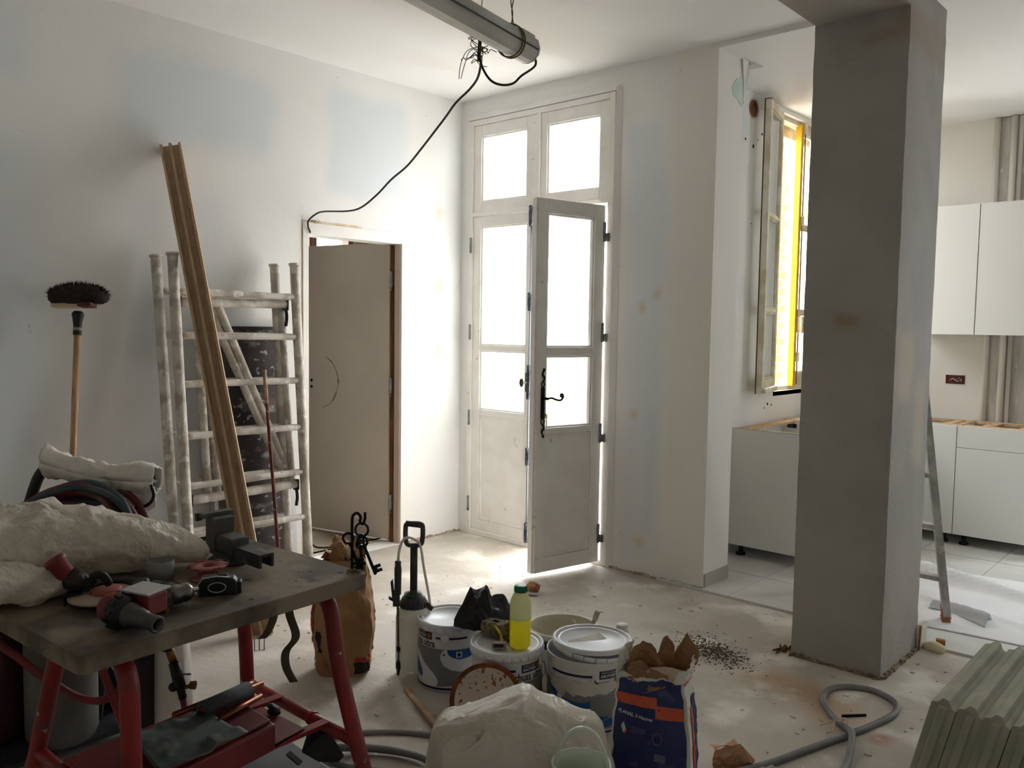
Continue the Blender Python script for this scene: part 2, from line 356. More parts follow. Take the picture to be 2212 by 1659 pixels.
# torn green-cored board at the wall end, round duct hole and drill holes in the kitchen wall
mb = MB(); mb.prism([(-2.359, y, z) for y, z in ((4.448, 2.872), (4.462, 2.825), (4.51, 2.818), (4.545, 2.792), (4.575, 2.782), (4.581, 2.80), (4.581, 2.955), (4.555, 2.945), (4.53, 2.93), (4.50, 2.925), (4.475, 2.90))], (.0015, 0, 0))
mb.build('torn_board', m_green, wback)
mb = MB(); mb.prism([(-2.345, 4.545, 3.043), (-2.340, 4.60, 3.043), (-2.335, 4.605, 2.97), (-2.350, 4.592, 2.90), (-2.356, 4.583, 2.80), (-2.354, 4.575, 2.93)], (-.004, .004, 0))
mb.build('torn_paper', m_wk, wback)
mb = MB(); n = 24; cyy, czz = 5.245, 2.945
mb.lathe([(.066, 0), (.066, -.004), (.058, -.012), (.05, -.02)], (-2.616, cyy, czz), (1, 0, 0), n)
mb.build('duct_sleeve', m_terra, wkl); MB().lathe([(0, 0), (.057, 0)], (-2.6185, cyy, czz), (1, 0, 0), n).build('duct_hole', M('duct_inside', S(120, 78, 50), .95, c2=S(70, 46, 30), sc=14), wkl)
for (y, z, r_) in ((5.141, 2.732, .009), (5.254, 2.703, .013), (5.317, 2.756, .006), (5.375, 2.802, .01), (5.26, 2.2, .005), (5.6, .98, .01), (5.66, .97, .008), (5.55, .955, .006)):
    MB().lathe([(0, 0), (r_*.8, 0), (r_, -.001)], (-2.6175, y, z), (1, 0, 0), 10).build('drill_hole', m_dark, wkl)
mb = MB(); n = 7
for i in range(n):
    x = -2.6+.245*i/n; mb.box(x, x+.034, 4.284, 4.291, .0, .012+.018*random.random()*(i/n+.3))
mb.build('green_board_foot', m_green, wback)
# baseboard tile on the wall end
MB().box(-2.36, -2.352, 4.30, 4.58, .012, .09).build('baseboard_kitchen', M('grey_skirting', S(170, 166, 158), .5), kind='structure')
# room behind the inner door
structure('floor_side_room', MB().box(-6.0, -4.567, 1.4, 4.75, -.2, 0), M('side_floor', S(160, 148, 132), .8, c2=S(140, 128, 112), sc=3, world=True))
ro = MB(); ro.box(-6.0, -5.8, 1.4, 3.5, 0, 2.8); ro.box(-6.0, -5.8, 4.42, 4.75, 0, 2.8); ro.box(-6.0, -5.8, 3.5, 4.42, 0, .9); ro.box(-6.0, -5.8, 3.5, 4.42, 2.36, 2.8)
ro.box(-5.8, -4.567, 1.4, 1.6, 0, 2.8); ro.box(-5.8, -4.567, 4.55, 4.75, 0, 2.8)
structure('wall_side_room', ro, M('side_wall', S(150, 136, 116), .85, c2=S(120, 100, 78), sc=2, world=True))
structure('ceiling_side_room', MB().box(-6.0, -4.567, 1.4, 4.75, 2.8, 3.0), m_ceil)
wn = thing('window_2', None, None, (-5.82, 3.96, .9), kind='structure')
fr = MB()
for (y0, y1) in ((3.5, 3.56), (4.37, 4.42), (3.985, 4.055)): fr.box(-5.88, -5.79, y0, y1, .9, 2.36)
fr.box(-5.88, -5.79, 3.56, 4.37, .9, .97); fr.box(-5.88, -5.79, 3.56, 4.37, 2.30, 2.36)
fr.build('frame', m_darkwood, wn); MB().box(-5.85, -5.846, 4.055, 4.37, .97, 2.30).build('pane', m_glass, wn); MB().box(-5.85, -5.846, 3.56, 3.985, .97, 2.30).build('pane', m_glass, wn)
# ------------------------------------------------------------------ outside
structure('floor_courtyard', MB().box(-30, -3.0, 4.6, 40, -.35, -.15), m_ground)
cw = MB(); cw.box(-12, -3.0, 8.9, 9.2, -.15, 1.05); 
tag(cw.build('courtyard_wall', m_ext), 'low cream rendered courtyard wall seen outside through the glazed door', 'wall')
pier = thing('brick_pier', 'brick pier outside the kitchen window, left of the gap', 'pier', (-3.5, 7.35, -.15))
MB().box(-3.94, -3.292, 7.312, 7.6, -.15, 3.9).build('mortar_core', m_mortar, pier)
k = 0; z = -.14
while z < 3.85:
    off = 0 if k % 2 == 0 else -.11
    for x in (-3.94, -3.715, -3.49):
        x0 = max(x+off, -3.94); x1 = x+off+.21
        if x == -3.49: x1 = -3.285 if k % 2 == 0 else -3.325
        MB().box(x0, x1, 7.297+.004*random.random(), 7.33, z, z+.062).build('brick', m_brick, pier)
    z += .075; k += 1
# ------------------------------------------------------------------ rear window outside the frame, added to brighten the kitchen
wn = thing('added_fill_window', None, None, ((RX0+RX1)/2, 7.08, RZ0), kind='structure')
fr = MB()
for q in ((RX0, RX0+.06, RZ0, RZ1), (RX1-.06, RX1, RZ0, RZ1), (RX0+.06, RX1-.06, RZ0, RZ0+.06), (RX0+.06, RX1-.06, RZ1-.06, RZ1)): fr.box(q[0], q[1], 7.04, 7.11, q[2], q[3])
fr.build('frame', m_paint, wn); MB().box(RX0+.06, RX1-.06, 7.075, 7.08, RZ0+.06, RZ1-.06).build('pane', m_glass, wn)

# ================================================================== French door (door_1)
d1 = thing('door_1', None, None, (-3.665, YB, 0), kind='structure')
def rect_frame(mb, fmap, a0, a1, b0, b1, w0, w1, wb0, wb1, t0, t1):
    """frame with side widths w0,w1, bottom wb0 and top wb1; fmap(a,t,b)"""
    def bx(x0, x1, z0, z1):
        p = [fmap(x, t, z) for x in (x0, x1) for t in (t0, t1) for z in (z0, z1)]
        mb.add(p, [(0, 1, 3, 2), (4, 6, 7, 5), (0, 4, 5, 1), (2, 3, 7, 6), (0, 2, 6, 4), (1, 5, 7, 3)])
    bx(a0, a0+w0, b0, b1); bx(a1-w1, a1, b0, b1); bx(a0+w0, a1-w1, b0, b0+wb0); bx(a0+w0, a1-w1, b1-wb1, b1)
def fbox(mb, fmap, a0, a1, t0, t1, b0, b1):
    p = [fmap(x, t, z) for x in (a0, a1) for t in (t0, t1) for z in (b0, b1)]
    mb.add(p, [(0, 1, 3, 2), (4, 6, 7, 5), (0, 4, 5, 1), (2, 3, 7, 6), (0, 2, 6, 4), (1, 5, 7, 3)])
back = lambda a, t, b: V(a, YB+t, b)
mb = MB(); rect_frame(mb, back, -4.285, -3.04, 0, 2.925, .04, .045, .035, .035, -.012, .09); mb.box(-4.25, -3.08, YB-.012, YB+.09, 2.262, 2.292)
mb.box(-3.66, -3.634, YB-.016, YB+.08, 2.292, 2.89); mb.build('frame', m_paint, d1, bevel=.004)
mb = MB(); mb.prism([(-3.03, YB-.02, 0), (-2.995, YB-.002, 0), (-3.03, YB-.002, 0)], (0, 0, 2.95)); mb.prism([(-4.29, YB-.015, 2.93), (-4.29, YB-.002, 2.97), (-4.29, YB-.002, 2.93)], (1.27, 0, 0)); mb.build('plaster_fillet', m_wb, d1)
def sash(parent, fmap, name, a0, a1, b0, b1, w0, w1, wb0, wb1, th, panes, panel=None, mat=None):
    """sash: stiles, rails, bars; panes are (b0,b1) glazed fields between the stiles"""
    mat = mat or m_paint
    mb = MB(); rect_frame(mb, fmap, a0, a1, b0, b1, w0, w1, wb0, wb1, 0, th)
    fields = sorted(panes+([panel] if panel else [])); lo = b0+wb0
    for i, (q0, q1) in enumerate(fields):
        if q0-lo > .002: fbox(mb, fmap, a0+w0, a1-w1, 0, th, lo, q0)
        lo = q1
    if (b1-wb1)-lo > .002: fbox(mb, fmap, a0+w0, a1-w1, 0, th, lo, b1-wb1)
    s = mb.build(name, mat, parent, bevel=.003)
    for (q0, q1) in panes:
        mb = MB(); rect_frame(mb, fmap, a0+w0, a1-w1, q0, q1, .012, .012, .012, .012, th*.18, th*.8); mb.build('glazing_bead', mat, s, bevel=.004)
        mb = MB(); fbox(mb, fmap, a0+w0+.006, a1-w1-.006, th*.5, th*.5+.004, q0+.006, q1-.006); mb.build('pane', m_glass, s)
    if panel:
        q0, q1 = panel; mb = MB(); fbox(mb, fmap, a0+w0, a1-w1, th*.35, th*.7, q0, q1); mb.build('panel', mat, s)
        mb = MB(); rect_frame(mb, fmap, a0+w0, a1-w1, q0, q1, .018, .018, .018, .018, th*.15, th*.4); mb.build('panel_moulding', mat, s, bevel=.006)
    return s
sash(d1, back, 'transom_sash', -4.245, -3.66, 2.292, 2.888, .07, .097, .07, .078, .045, [(2.362, 2.81)])
sash(d1, back, 'transom_sash', -3.634, -3.085, 2.292, 2.888, .052, .072, .066, .08, .045, [(2.358, 2.808)])
ll = sash(d1, back, 'closed_leaf', -4.245, -3.665, .04, 2.258, .072, .08, .07, .07, .045, [(.905, 1.325), (1.362, 2.188)], (.11, .862))
# open leaf: hinged at the right, swung into the room
hx, hy = -3.088, 4.27; fe = V(-3.1955, 3.772, 0); hd = V(hx, hy, 0); ld = (hd-fe).normalized(); ln = V(ld.y, -ld.x, 0)   # ln points +x side (room side)
LW = (hd-fe).length
openm = lambda a, t, b: V(fe.x+ld.x*a-ln.x*t, fe.y+ld.y*a-ln.y*t, b)
rl = sash(d1, openm, 'open_leaf', 0, LW, .028, 2.245, .068, .082, .088, .085, .045, [(.897, 1.326), (1.376, 2.16)], (.116, .858))
mb = MB(); fbox(mb, openm, -.012, .0, .012, .05, .028, 2.245); mb.build('rebate_lip', m_paint, rl)
# cremone bolt of the closed leaf
mb = MB(); mb.tube([(-3.693, YB-.014, .06), (-3.693, YB-.014, 2.26)], .0075, 8)
bolt = mb.build('bolt_rod', M('galvanised', S(150, 156, 166), .4, .8), ll)
m_zinc = M('grey_zinc', S(88, 94, 104), .42, .8, c2=S(60, 64, 70), sc=30)
for z, h in ((2.225, .05), (1.66, .045), (.62, .045), (.1, .05)):
    mb = MB(); mb.box(-3.708, -3.678, YB-.028, YB, z-h, z+h); mb.tube([(-3.693, YB-.02, z-h*1.3), (-3.693, YB-.02, z-h*.5)], .014, 10); mb.tube([(-3.693, YB-.02, z+h*.5), (-3.693, YB-.02, z+h*1.2)], .014, 10); mb.ball((-3.693, YB-.025, z+h*1.2), .013); mb.build('bolt_keeper', m_zinc, ll, bevel=.003)
mb = MB(); mb.box(-3.712, -3.674, YB-.035, YB, 1.06, 1.19); mb.box(-3.705, -3.681, YB-.03, YB, 1.01, 1.24); mb.cyl((-3.693, YB-.03, 1.125), (-3.693, YB-.075, 1.125), .007); mb.build('bolt_case', m_zinc, ll, bevel=.004)
MB().ball((-3.693, YB-.09, 1.125), .018, .012, .03).build('oval_knob', M('worn_bronze', S(70, 60, 50), .4, .8), ll)
# hinges
for z in (2.077, 1.462, .838, .204):
    mb = MB(); mb.cyl((-3.086, YB-.03, z-.055), (-3.086, YB-.03, z+.055), .009, n=10); mb.box(-3.09, -3.06, YB-.028, YB-.01, z-.05, z-.002); mb.ball((-3.086, YB-.03, z+.058), .01); mb.build('hinge', m_steel, d1)
for z in (2.06, 1.45, .84, .22):
    mb = MB(); mb.cyl((-4.252, YB-.02, z-.05), (-4.252, YB-.02, z+.05), .008, n=10); mb.ball((-4.252, YB-.02, z+.05), .009); mb.build('hinge', m_steel, d1)
# wrought-iron lever set on the open leaf
lz = 1.077; la = .043
mb = MB(); fbox(mb, openm, la-.013, la+.013, -.006, 0, .955, 1.14)
for sg, z0 in ((1, 1.14), (-1, .955)):
    ring = [openm(la+.011*cos(q), -.004, z0+sg*.018+.016*sin(q)) for q in [2*pi*i/14 for i in range(14)]]; mb.tube(ring, .004, 6, closed=True)
    mb.tube(smooth_path([openm(la+dx, -.004, z0+sg*dz) for dx, dz in ((0, .032), (.008, .045), (.008, .062), (-.004, .075), (.002, .095), (.008, .105))]), [.007]*6+[.006]*5+[.008]*6+[.006]*14, 6)
    mb.obox(openm(la+.006, -.004, z0+sg*.105), ld*.007, ln*.003, (0, 0, .008))
esc = mb.build('lever_plate', m_iron, rl)
mb = MB(); mb.cyl(openm(la, 0, lz), openm(la, -.05, lz), .009, n=10)
mb.tube(smooth_path([openm(la+dx, -.05, lz+dz) for dx, dz in ((0, 0), (.03, .004), (.06, -.006), (.095, -.012), (.115, .004), (.112, .022), (.1, .024), (.098, .012), (.105, .008))], 5), .0065, 8); mb.build('lever_handle', m_iron, rl)
mb = MB(); mb.cyl(openm(la+.002, -.006, .985), openm(la+.002, -.03, .985), .004, n=8); mb.lathe([(.004, -.002), (.011, -.002), (.011, .002), (.004, .002)], openm(la+.002, -.036, .975), ld, 14); mb.cyl(openm(la+.006, -.036, .965), openm(la+.006, -.036, .915), .0035, n=8); mb.build('door_key', m_brass, rl)
mb = MB(); mb.cyl(openm(la-.02, .045, lz), openm(la-.02, .085, lz), .007); mb.tube([openm(la-.02, .085, lz), openm(la+.01, .085, lz+.004)], .007); mb.build('outer_lever', m_iron, rl)
MB().box(-4.285, -3.04, YB+.01, 4.6, -.02, .028).build('threshold', m_paint, d1)

# ================================================================== inner door (door_2)
d2 = thing('door_2', None, None, (XL, 3.365, 0), kind='structure')
left = lambda a, t, b: V(XL-t, a, b)
mb = MB(); rect_frame(mb, left, 2.956, 3.774, 0, 2.104, .04, .042, .002, .07, -.006, .14)
mb.build('frame', m_paint, d2, bevel=.003)
mb = MB(); mb.box(XL-.06, XL-.006, 3.724, 3.733, 0, 2.03); mb.box(XL-.006, XL+.001, 3.765, 3.778, 0, 2.104); mb.build('door_stop', M('pinkish_primer', S(196, 176, 160), .7), d2)
mb = MB(); mb.box(XL-.005, XL+.0015, 2.95, 2.957, 0, 2.12); mb.box(XL-.005, XL+.0018, 2.95, 3.4, 2.104, 2.12); mb.build('filler_joint', M('filler', S(206, 176, 146), .9, c2=S(226, 214, 198), sc=10), d2)
hp = V(-4.458, 3.703, 0); fp = V(-5.15, 3.535, 0); dd = (fp-hp).normalized(); dn = V(-dd.y, dd.x, 0)
if dn.y > 0: dn = -dn
leafm = lambda a, t, b: V(hp.x+dd.x*a-dn.x*t, hp.y+dd.y*a-dn.y*t, b)
lw = (fp-hp).length
mb = MB(); fbox(mb, leafm, 0, lw, 0, .04, .02, 2.045); dl = mb.build('leaf', m_paintdoor, d2)
mb = MB(); fbox(mb, leafm, -.004, 0, .0, .04, .02, 2.045); mb.build('raw_edge', m_raw, dl)
mb = MB(); fbox(mb, leafm, -.03, -.004, .01, .05, .0, 2.03); mb.build('gap_shade', m_darkwood, d2)  # dark strip filling the hinge gap; its shade is put into the colour
for z in (1.8, 1.08, .28):
    mb = MB(); q = leafm(-.016, -.004, z); mb.cyl(q+V(0, 0, -.055), q+V(0, 0, .055), .009, n=10); mb.obox(q+V(.0, .012, 0), (.003, 0, 0), (0, .02, 0), (0, 0, .05)); mb.cyl(q+V(0, 0, -.075), q+V(0, 0, -.06), .006, n=8); mb.build('hinge', m_steel, d2)
for z in (1.09, 1.045): 
    MB().lathe([(0, 0), (.01, 0), (.012, .001)], leafm(lw-.03, -.001, z), dn, 12).build('lock_hole', m_dark, dl)
mb = MB()
pts = [(-.21, 1.27), (-.28, 1.22), (-.325, 1.14), (-.33, 1.06), (-.28, .95), (-.2, .90)]
P = smooth_path([(a, 0, z) for a, z in pts], 6)
for i, p in enumerate(P[:-1]):
    q = P[i+1]; wd = .004+.004*abs(sin(i*.5)); mb.add([leafm(lw+p.x-wd+.06, -.0006, p.z), leafm(lw+p.x+wd+.06, -.0006, p.z), leafm(lw+q.x+wd+.06, -.0006, q.z), leafm(lw+q.x-wd+.06, -.0006, q.z)], [(0, 1, 2, 3)])
mb.build('scuff_mark', M('scuff', S(120, 104, 86), .8, c2=S(165, 152, 138), sc=18), dl)
# ================================================================== kitchen window (window_1)
m_oldsash = M('yellowed_sash_paint', S(226, 222, 206), .5, c2=S(200, 190, 160), sc=8, spots=[(S(150, 128, 96), 16, .68, .76, 4, .7)])
m_yellow = M('yellow_edge', S(236, 186, 30), .5, c2=S(206, 150, 20), sc=7, spots=[(S(150, 110, 50), 20, .7, .78, 3, .6)])
m_sashbrown = M('bare_brown_edge', S(96, 72, 52), .7)
w1 = thing('window_1', None, None, (-2.62, 6.075, 1.06), kind='structure')
side = lambda a, t, b: V(-2.655-t, a, b)
mb = MB(); rect_frame(mb, side, 5.70, 6.45, 1.06, 3.01, .03, .03, .03, .03, 0, .07); mb.build('frame', m_oldsash, w1)
MB().box(-2.83, -2.62, 5.68, 6.47, 1.03, 1.062).build('sill', m_oldsash, w1)
# far shutter frame outside
mb = MB(); rect_frame(mb, side, 5.70, 6.45, 1.06, 3.01, .02, .03, .03, .10, .09, .115); mb.build('outer_frame', m_oldsash, w1)
# right-hand sash, closed, with its yellow edge towards the room
rs = sash(w1, side, 'closed_sash', 6.075, 6.42, 1.09, 2.985, .02, .05, .09, .05, .04, [(1.18, 1.62), (1.645, 2.25), (2.275, 2.935)], None, m_oldsash)
mb = MB(); mb.box(-2.675, -2.632, 6.035, 6.075, 1.085, 2.99); mb.build('yellow_stile_edge', m_yellow, rs)
mb = MB(); mb.tube([(-2.626, 6.083, 1.1), (-2.626, 6.083, 2.98)], .006, 8); rod = mb.build('bolt_rod', M('brown_rod', S(150, 124, 100), .6), rs)
mb = MB()
for z in (1.3, 1.62, 2.3, 2.96): mb.box(-2.64, -2.615, 6.072, 6.096, z-.035, z+.035)
mb.build('bolt_keeper', m_oldsash, rs, bevel=.004)
mb = MB(); mb.box(-2.635, -2.59, 6.065, 6.105, 1.48, 1.60); mb.cyl((-2.6, 6.085, 1.54), (-2.55, 6.1, 1.54), .008); mb.ball((-2.54, 6.105, 1.54), .014, .02, .02); mb.build('bolt_handle', m_oldsash, rs, bevel=.004)
# left-hand sash, swung right back against the wall
hp1 = V(-2.615, 5.70, 0); fp1 = V(-2.515, 5.285, 0); wd = (fp1-hp1).normalized(); wn_ = V(-wd.y, wd.x, 0)
if wn_.x < 0: wn_ = -wn_
opn = lambda a, t, b: V(hp1.x+wd.x*a-wn_.x*t, hp1.y+wd.y*a-wn_.y*t, b)
lw1 = (fp1-hp1).length
ls = sash(w1, opn, 'open_sash', 0, lw1, 1.075, 3.0, .05, .05, .09, .05, .04, [(1.165, 1.62), (1.645, 2.25), (2.275, 2.95)], None, m_oldsash)
mb = MB(); fbox(mb, opn, lw1, lw1+.004, -.002, .042, 1.07, 3.0); mb.build('end_grain', m_oldsash, ls)
mb = MB(); fbox(mb, opn, lw1+.001, lw1+.006, .037, .045, 1.07, 3.0); fbox(mb, opn, lw1-.02, lw1+.006, -.002, .045, 3.0, 3.006); mb.build('worn_edge', m_sashbrown, ls)
mb = MB(); fbox(mb, opn, .05, lw1, -.03, 0, 1.075, 1.11); mb.build('drip_rail', m_oldsash, ls, bevel=.012)

# ================================================================== cabinets
m_cab = M('white_laminate', S(226, 226, 221), .35, spec=.4)
m_chip = M('raw_chipboard', S(208, 180, 146), .8, c2=S(184, 150, 114), sc=60)
m_blk = M('black_plastic', S(24, 24, 25), .5)
m_brownedge = M('brown_edge_band', S(150, 104, 66), .6)
def leg_foot(parent, x, y, z1=.09):
    mb = MB(); mb.lathe([(0, .012), (.03, .012), (.032, .02), (.03, .03), (.016, .034), (.015, z1-.02), (.024, z1-.012), (.03, z1), (0, z1)], (x, y, 0), n=16); mb.build('adjustable_leg', m_blk, parent)
def base_cabinet(name, label, x0, x1, y0, y1, front, doors, bars, group):
    """front: 'y' faces -y, 'x' faces +x"""
    t = thing(name, label, 'cabinet', ((x0+x1)/2, (y0+y1)/2, .012), group=group)
    z0, z1 = .09, .855; p = .018
    if front == 'x':
        for y in (y0, y1-p): MB().box(x0, x1-.02, y, y+p, z0, z1).build('side_panel', m_cab, t)
        MB().box(x0, x1-.02, y0+p, y1-p, z0, z0+p).build('bottom_panel', m_cab, t); MB().box(x0, x0+.008, y0+p, y1-p, z0+p, z1).build('back_panel', m_cab, t)
        for (a, b) in ((x0+.008, x0+.09), (x1-.11, x1-.022)): MB().box(a, b, y0+p, y1-p, z1-p, z1).build('stretcher', m_chip, t)
        for y in (y0, y1-p): MB().box(x0, x1-.02, y+.001, y+p-.001, z1, z1+.003).build('chipboard_edge', m_chip, t)
        MB().box(x1-.02, x1, y0+.002, y1-.002, z0, z1-.003).build('door', m_cab, t, bevel=.001)
    else:
        for x in (x0, x1-p): MB().box(x, x+p, y0+.02, y1, z0, z1).build('side_panel', m_cab, t)
        MB().box(x0+p, x1-p, y0+.02, y1, z0, z0+p).build('bottom_panel', m_cab, t); MB().box(x0+p, x1-p, y1-.008, y1, z0+p, z1).build('back_panel', m_cab, t)
        for (a, b) in ((y0+.022, y0+.11), (y1-.09, y1-.008)): MB().box(x0+p, x1-p, a, b, z1-p, z1).build('stretcher', m_chip, t)
        for x in (x0, x1-p): MB().box(x+.001, x+p-.001, y0+.02, y1, z1, z1+.003).build('chipboard_edge', m_chip, t)
        for x in bars: MB().beam((x, y0+.06, z1-.006), (x+.02, y1-.05, z1-.006), .06, .012).build('packing_strip', m_chip, t)
        for (n, a, b) in doors: MB().box(x0+.0015, x1-.0015, y0, y0+.02, a, b).build(n, m_cab, t, bevel=.001)
    for x in (x0+.06, x1-.07):
        for y in (y0+.07, y1-.07): leg_foot(t, x, y)
    return t
G = 'white base cabinets without a worktop'
ca = base_cabinet('base_cabinet', 'white base cabinet under the kitchen window, its blank end panel facing the room', -2.605, -2.02, 5.05, 5.85, 'x', [], [], G)
MB().box(-2.35, -2.03, 5.051, 5.069, .84, .8585).build('torn_edge_band', m_oldsash, ca)
mb = MB(); mb.box(-2.57, -2.5, 5.83, 5.832, .80, .83); mb.cyl((-2.535, 5.80, .815), (-2.535, 5.832, .815), .012); mb.build('hanging_bracket', m_zinc, ca)
base_cabinet('base_cabinet', 'white base cabinet behind the end-panel unit, with the open carcass top below the window', -2.605, -2.02, 5.853, 6.42, 'x', [], [], G)
base_cabinet('base_cabinet', 'white base cabinet with one full door, half hidden behind the pillar', -2.02, -1.604, 6.42, 6.895, 'y', [('door', .09, .853)], [-1.7], G)
base_cabinet('base_cabinet', 'white base cabinet with a drawer over a door, right of the ladder', -1.601, -.98, 6.42, 6.895, 'y', [('drawer_front', .703, .853), ('door', .09, .70)], [-1.45, -1.22], G)
def wall_cabinet(label, x0, x1):
    t = thing('wall_cabinet', label, 'cabinet', ((x0+x1)/2, 6.78, 1.485), group='white wall cabinets')
    y0, y1, z0, z1, p = 6.6, 6.895, 1.487, 2.40, .018
    for x in (x0, x1-p): MB().box(x, x+p, y0+.02, y1, z0, z1).build('side_panel', m_cab, t)
    for z in (z0, z1-p): MB().box(x0+p, x1-p, y0+.02, y1, z, z+p).build('shelf_panel', m_cab, t)
    MB().box(x0+.0015, x1-.0015, y0, y0+.02, z0-.002, z1).build('door', m_cab, t, bevel=.001)
wall_cabinet('white wall cabinet partly hidden behind the pillar, left of the door gap', -2.0, -1.572)
wall_cabinet('white wall cabinet at the right edge of the picture, in front of the pipes', -1.568, -.97)
# pipes in their chase
pc = thing('riser_pipes', 'pair of white riser pipes with grey unpainted plaster between them behind the wall cabinet', 'pipe', (-1.45, 6.93, .012))
MB().box(-1.56, -1.28, 6.93, 6.948, .012, 3.04).build('bare_plaster_strip', M('bare_plaster', S(168, 164, 156), .85, c2=S(190, 187, 180), sc=6, stretch=(3, 3, .6), spots=[(S(235, 232, 226), 9, .62, .7, 3, .8)]), pc)
for x, r_ in ((-1.565, .022), (-1.455, .022)):
    MB().cyl((x, 6.925, .012), (x, 6.925, 3.04), r_, n=14).build('pipe', M('painted_pipe%d' % int(-x*1000), S(218, 214, 206), .5), pc)
MB().box(-1.42, -1.395, 6.91, 6.93, .012, 3.04).build('conduit', M('grey_conduit', S(176, 172, 164), .6), pc)
eb = thing('socket_box', 'open dark red electrical socket box with loose wires in the kitchen wall', 'socket', (-1.765, 6.945, 1.115))
mb = MB(); rect_frame(mb, lambda a, t, b: V(a, 6.951-t, b), -1.83, -1.70, 1.115, 1.18, .006, .006, .006, .006, 0, .006); mb.box(-1.83, -1.70, 6.949, 6.952, 1.115, 1.18); mb.build('box', M('dark_red_plastic', S(92, 34, 32), .6), eb)
for q in range(3):
    MB().tube(smooth_path([(-1.80+.02*q, 6.948, 1.14), (-1.775+.02*q, 6.93, 1.155+.004*q), (-1.745+.015*q, 6.928, 1.135), (-1.72, 6.945, 1.15-.008*q)], 5), .0028, 6).build('wire', M('wire_%d' % q, (S(210, 208, 202), S(60, 60, 90), S(160, 150, 140))[q], .5), eb)
# ================================================================== aluminium ladder behind the pillar
m_alu = M('dusty_aluminium', S(190, 190, 188), .45, .45, c2=S(158, 156, 152), sc=12, spots=[(S(225, 222, 214), 10, .62, .7, 3, .7)])
m_or = M('orange_rubber', S(176, 106, 74), .7, c2=S(150, 88, 62), sc=30)
la_ = thing('step_ladder', 'aluminium step ladder with orange foot, standing behind the white pillar', 'ladder', (-1.5, 4.8, .012))
def rail(a, b, nm='rail'):
    mb = MB(); a, b = V(a), V(b); d = (b-a).normalized(); s_ = V(.93, .37, 0); s_ = (s_-d*s_.dot(d)).normalized(); n_ = d.cross(s_)
    mb.obox((a+b)/2, (b-a)/2, s_*.012, n_*.034); mb.obox((a+b)/2+s_*.016+n_*.026, (b-a)/2, s_*.008, n_*.008); mb.obox((a+b)/2+s_*.016-n_*.026, (b-a)/2, s_*.008, n_*.008)
    q = mb.build(nm, m_alu, la_)
    for k in (.12, .3, .42): MB().lathe([(0, .0), (.006, 0), (.005, -.003)], a.lerp(b, k)+s_*.027, s_, 8).build('rivet', m_zinc, q)
    mb = MB(); mb.obox(a+d*.025, d*.03, s_*.017, n_*.032); mb.obox(a-d*.004, d*.018, s_*.020, n_*.038); mb.obox(a+d*.055+n_*.022, d*.018, s_*.015, n_*.012); mb.build('foot', m_or, q, bevel=.006)
rail((-1.178, 4.68, .03), (-1.44, 4.72, 1.85)); rail((-1.86, 4.70, .03), (-1.68, 4.74, 1.85))
for k in range(6):
    f = .11+.145*k; a = V(-1.86, 4.70, .03).lerp(V(-1.68, 4.74, 1.85), f); b = V(-1.178, 4.68, .03).lerp(V(-1.44, 4.72, 1.85), f); MB().obox((a+b)/2, (b-a)/2, (0, .03, 0), (0, 0, .011)).build('tread', m_alu, la_)
for x0, x1 in ((-1.60, -1.47), (-1.90, -1.68)): MB().beam((x0, 5.22, .02), (x1, 4.78, 1.85), .022, .04).build('rear_rail', m_alu, la_)
MB().beam((-1.58, 5.13, .4), (-1.86, 5.13, .4), .02, .03).build('rear_brace', m_alu, la_)
MB().box(-1.71, -1.42, 4.70, 4.82, 1.85, 1.88).build('top_plate', m_alu, la_)
# plastic sheeting on the kitchen floor
m_sheet = M('white_polythene', S(243, 244, 247), .35, c2=S(235, 235, 236), sc=2, bump=.1, bsc=8)
mb = MB()
def shf(u, v):
    x = -1.75+2.6*u; y = 4.45+1.2*v+.12*sin(3*u); z = .016+.012*max(0, fbm((x, y, 0), 3))
    z += .085*math.exp(-((y-5.42-.10*sin(2.6*x))/.045)**2)*(.65+.35*sin(3*x)); z += .02*math.exp(-((y-4.95+.3*(x+1.2))/.03)**2)
    return V(x, y, z)
mb.grid(shf, 70, 50)
tag(mb.build('plastic_sheet', m_sheet, solid=.001), 'crumpled white polythene sheet spread over the kitchen floor by the ladder', 'plastic sheet')
mb = MB(); mb.grid(lambda u, v: V(-1.30+.30*u, 4.98-.10*u-.16*v+.03*sin(4*u), .022+.05*sin(pi*v)**2*(.4+.6*u)+.006*fbm((u*4, v*4, 0), 1.3)), 20, 14)
tag(mb.build('plastic_offcut', film_mat('clear_film', S(225, 226, 228), .4), solid=.002), 'curled piece of clear plastic film lying behind the orange ladder foot', 'plastic')
# loose skirting tile, small shards by the pillar
tl = thing('skirting_tile', 'narrow pale skirting tile leaning on the pillar at the kitchen threshold', 'tile', (-1.165, 4.25, .0))
MB().prism([(-1.176, 4.19, .0), (-1.176, 4.30, .004), (-1.176, 4.30, .115), (-1.176, 4.21, .115)], (.016, 0, 0)).build('face', M('pale_tile_face', S(206, 202, 192), .5), tl); MB().prism([(-1.166, 4.186, .0), (-1.166, 4.19, .0), (-1.166, 4.21, .115), (-1.166, 4.206, .115)], (.008, 0, 0)).build('raw_edge', m_terra, tl)
tag(MB().obox((-1.10, 4.31, .026), (.02, .004, 0), (-.003, .012, 0), (0, 0, .012)).build('tile_offcut', m_terra, bevel=.002), 'small red clay tile offcut on the floor right of the pillar foot', 'offcut')
mb = MB(); mb.ball((-1.11, 4.245, .012), .05, .035, .03, 12, 8, lambda d: 1+.35*fbm(d, 3)); tag(mb.build('mortar_lump', M('pale_mortar', S(222, 210, 176), .9, bump=.4)), 'pale mortar lump at the kitchen threshold beside the pillar', 'mortar')
mb = MB()
random.seed(3)
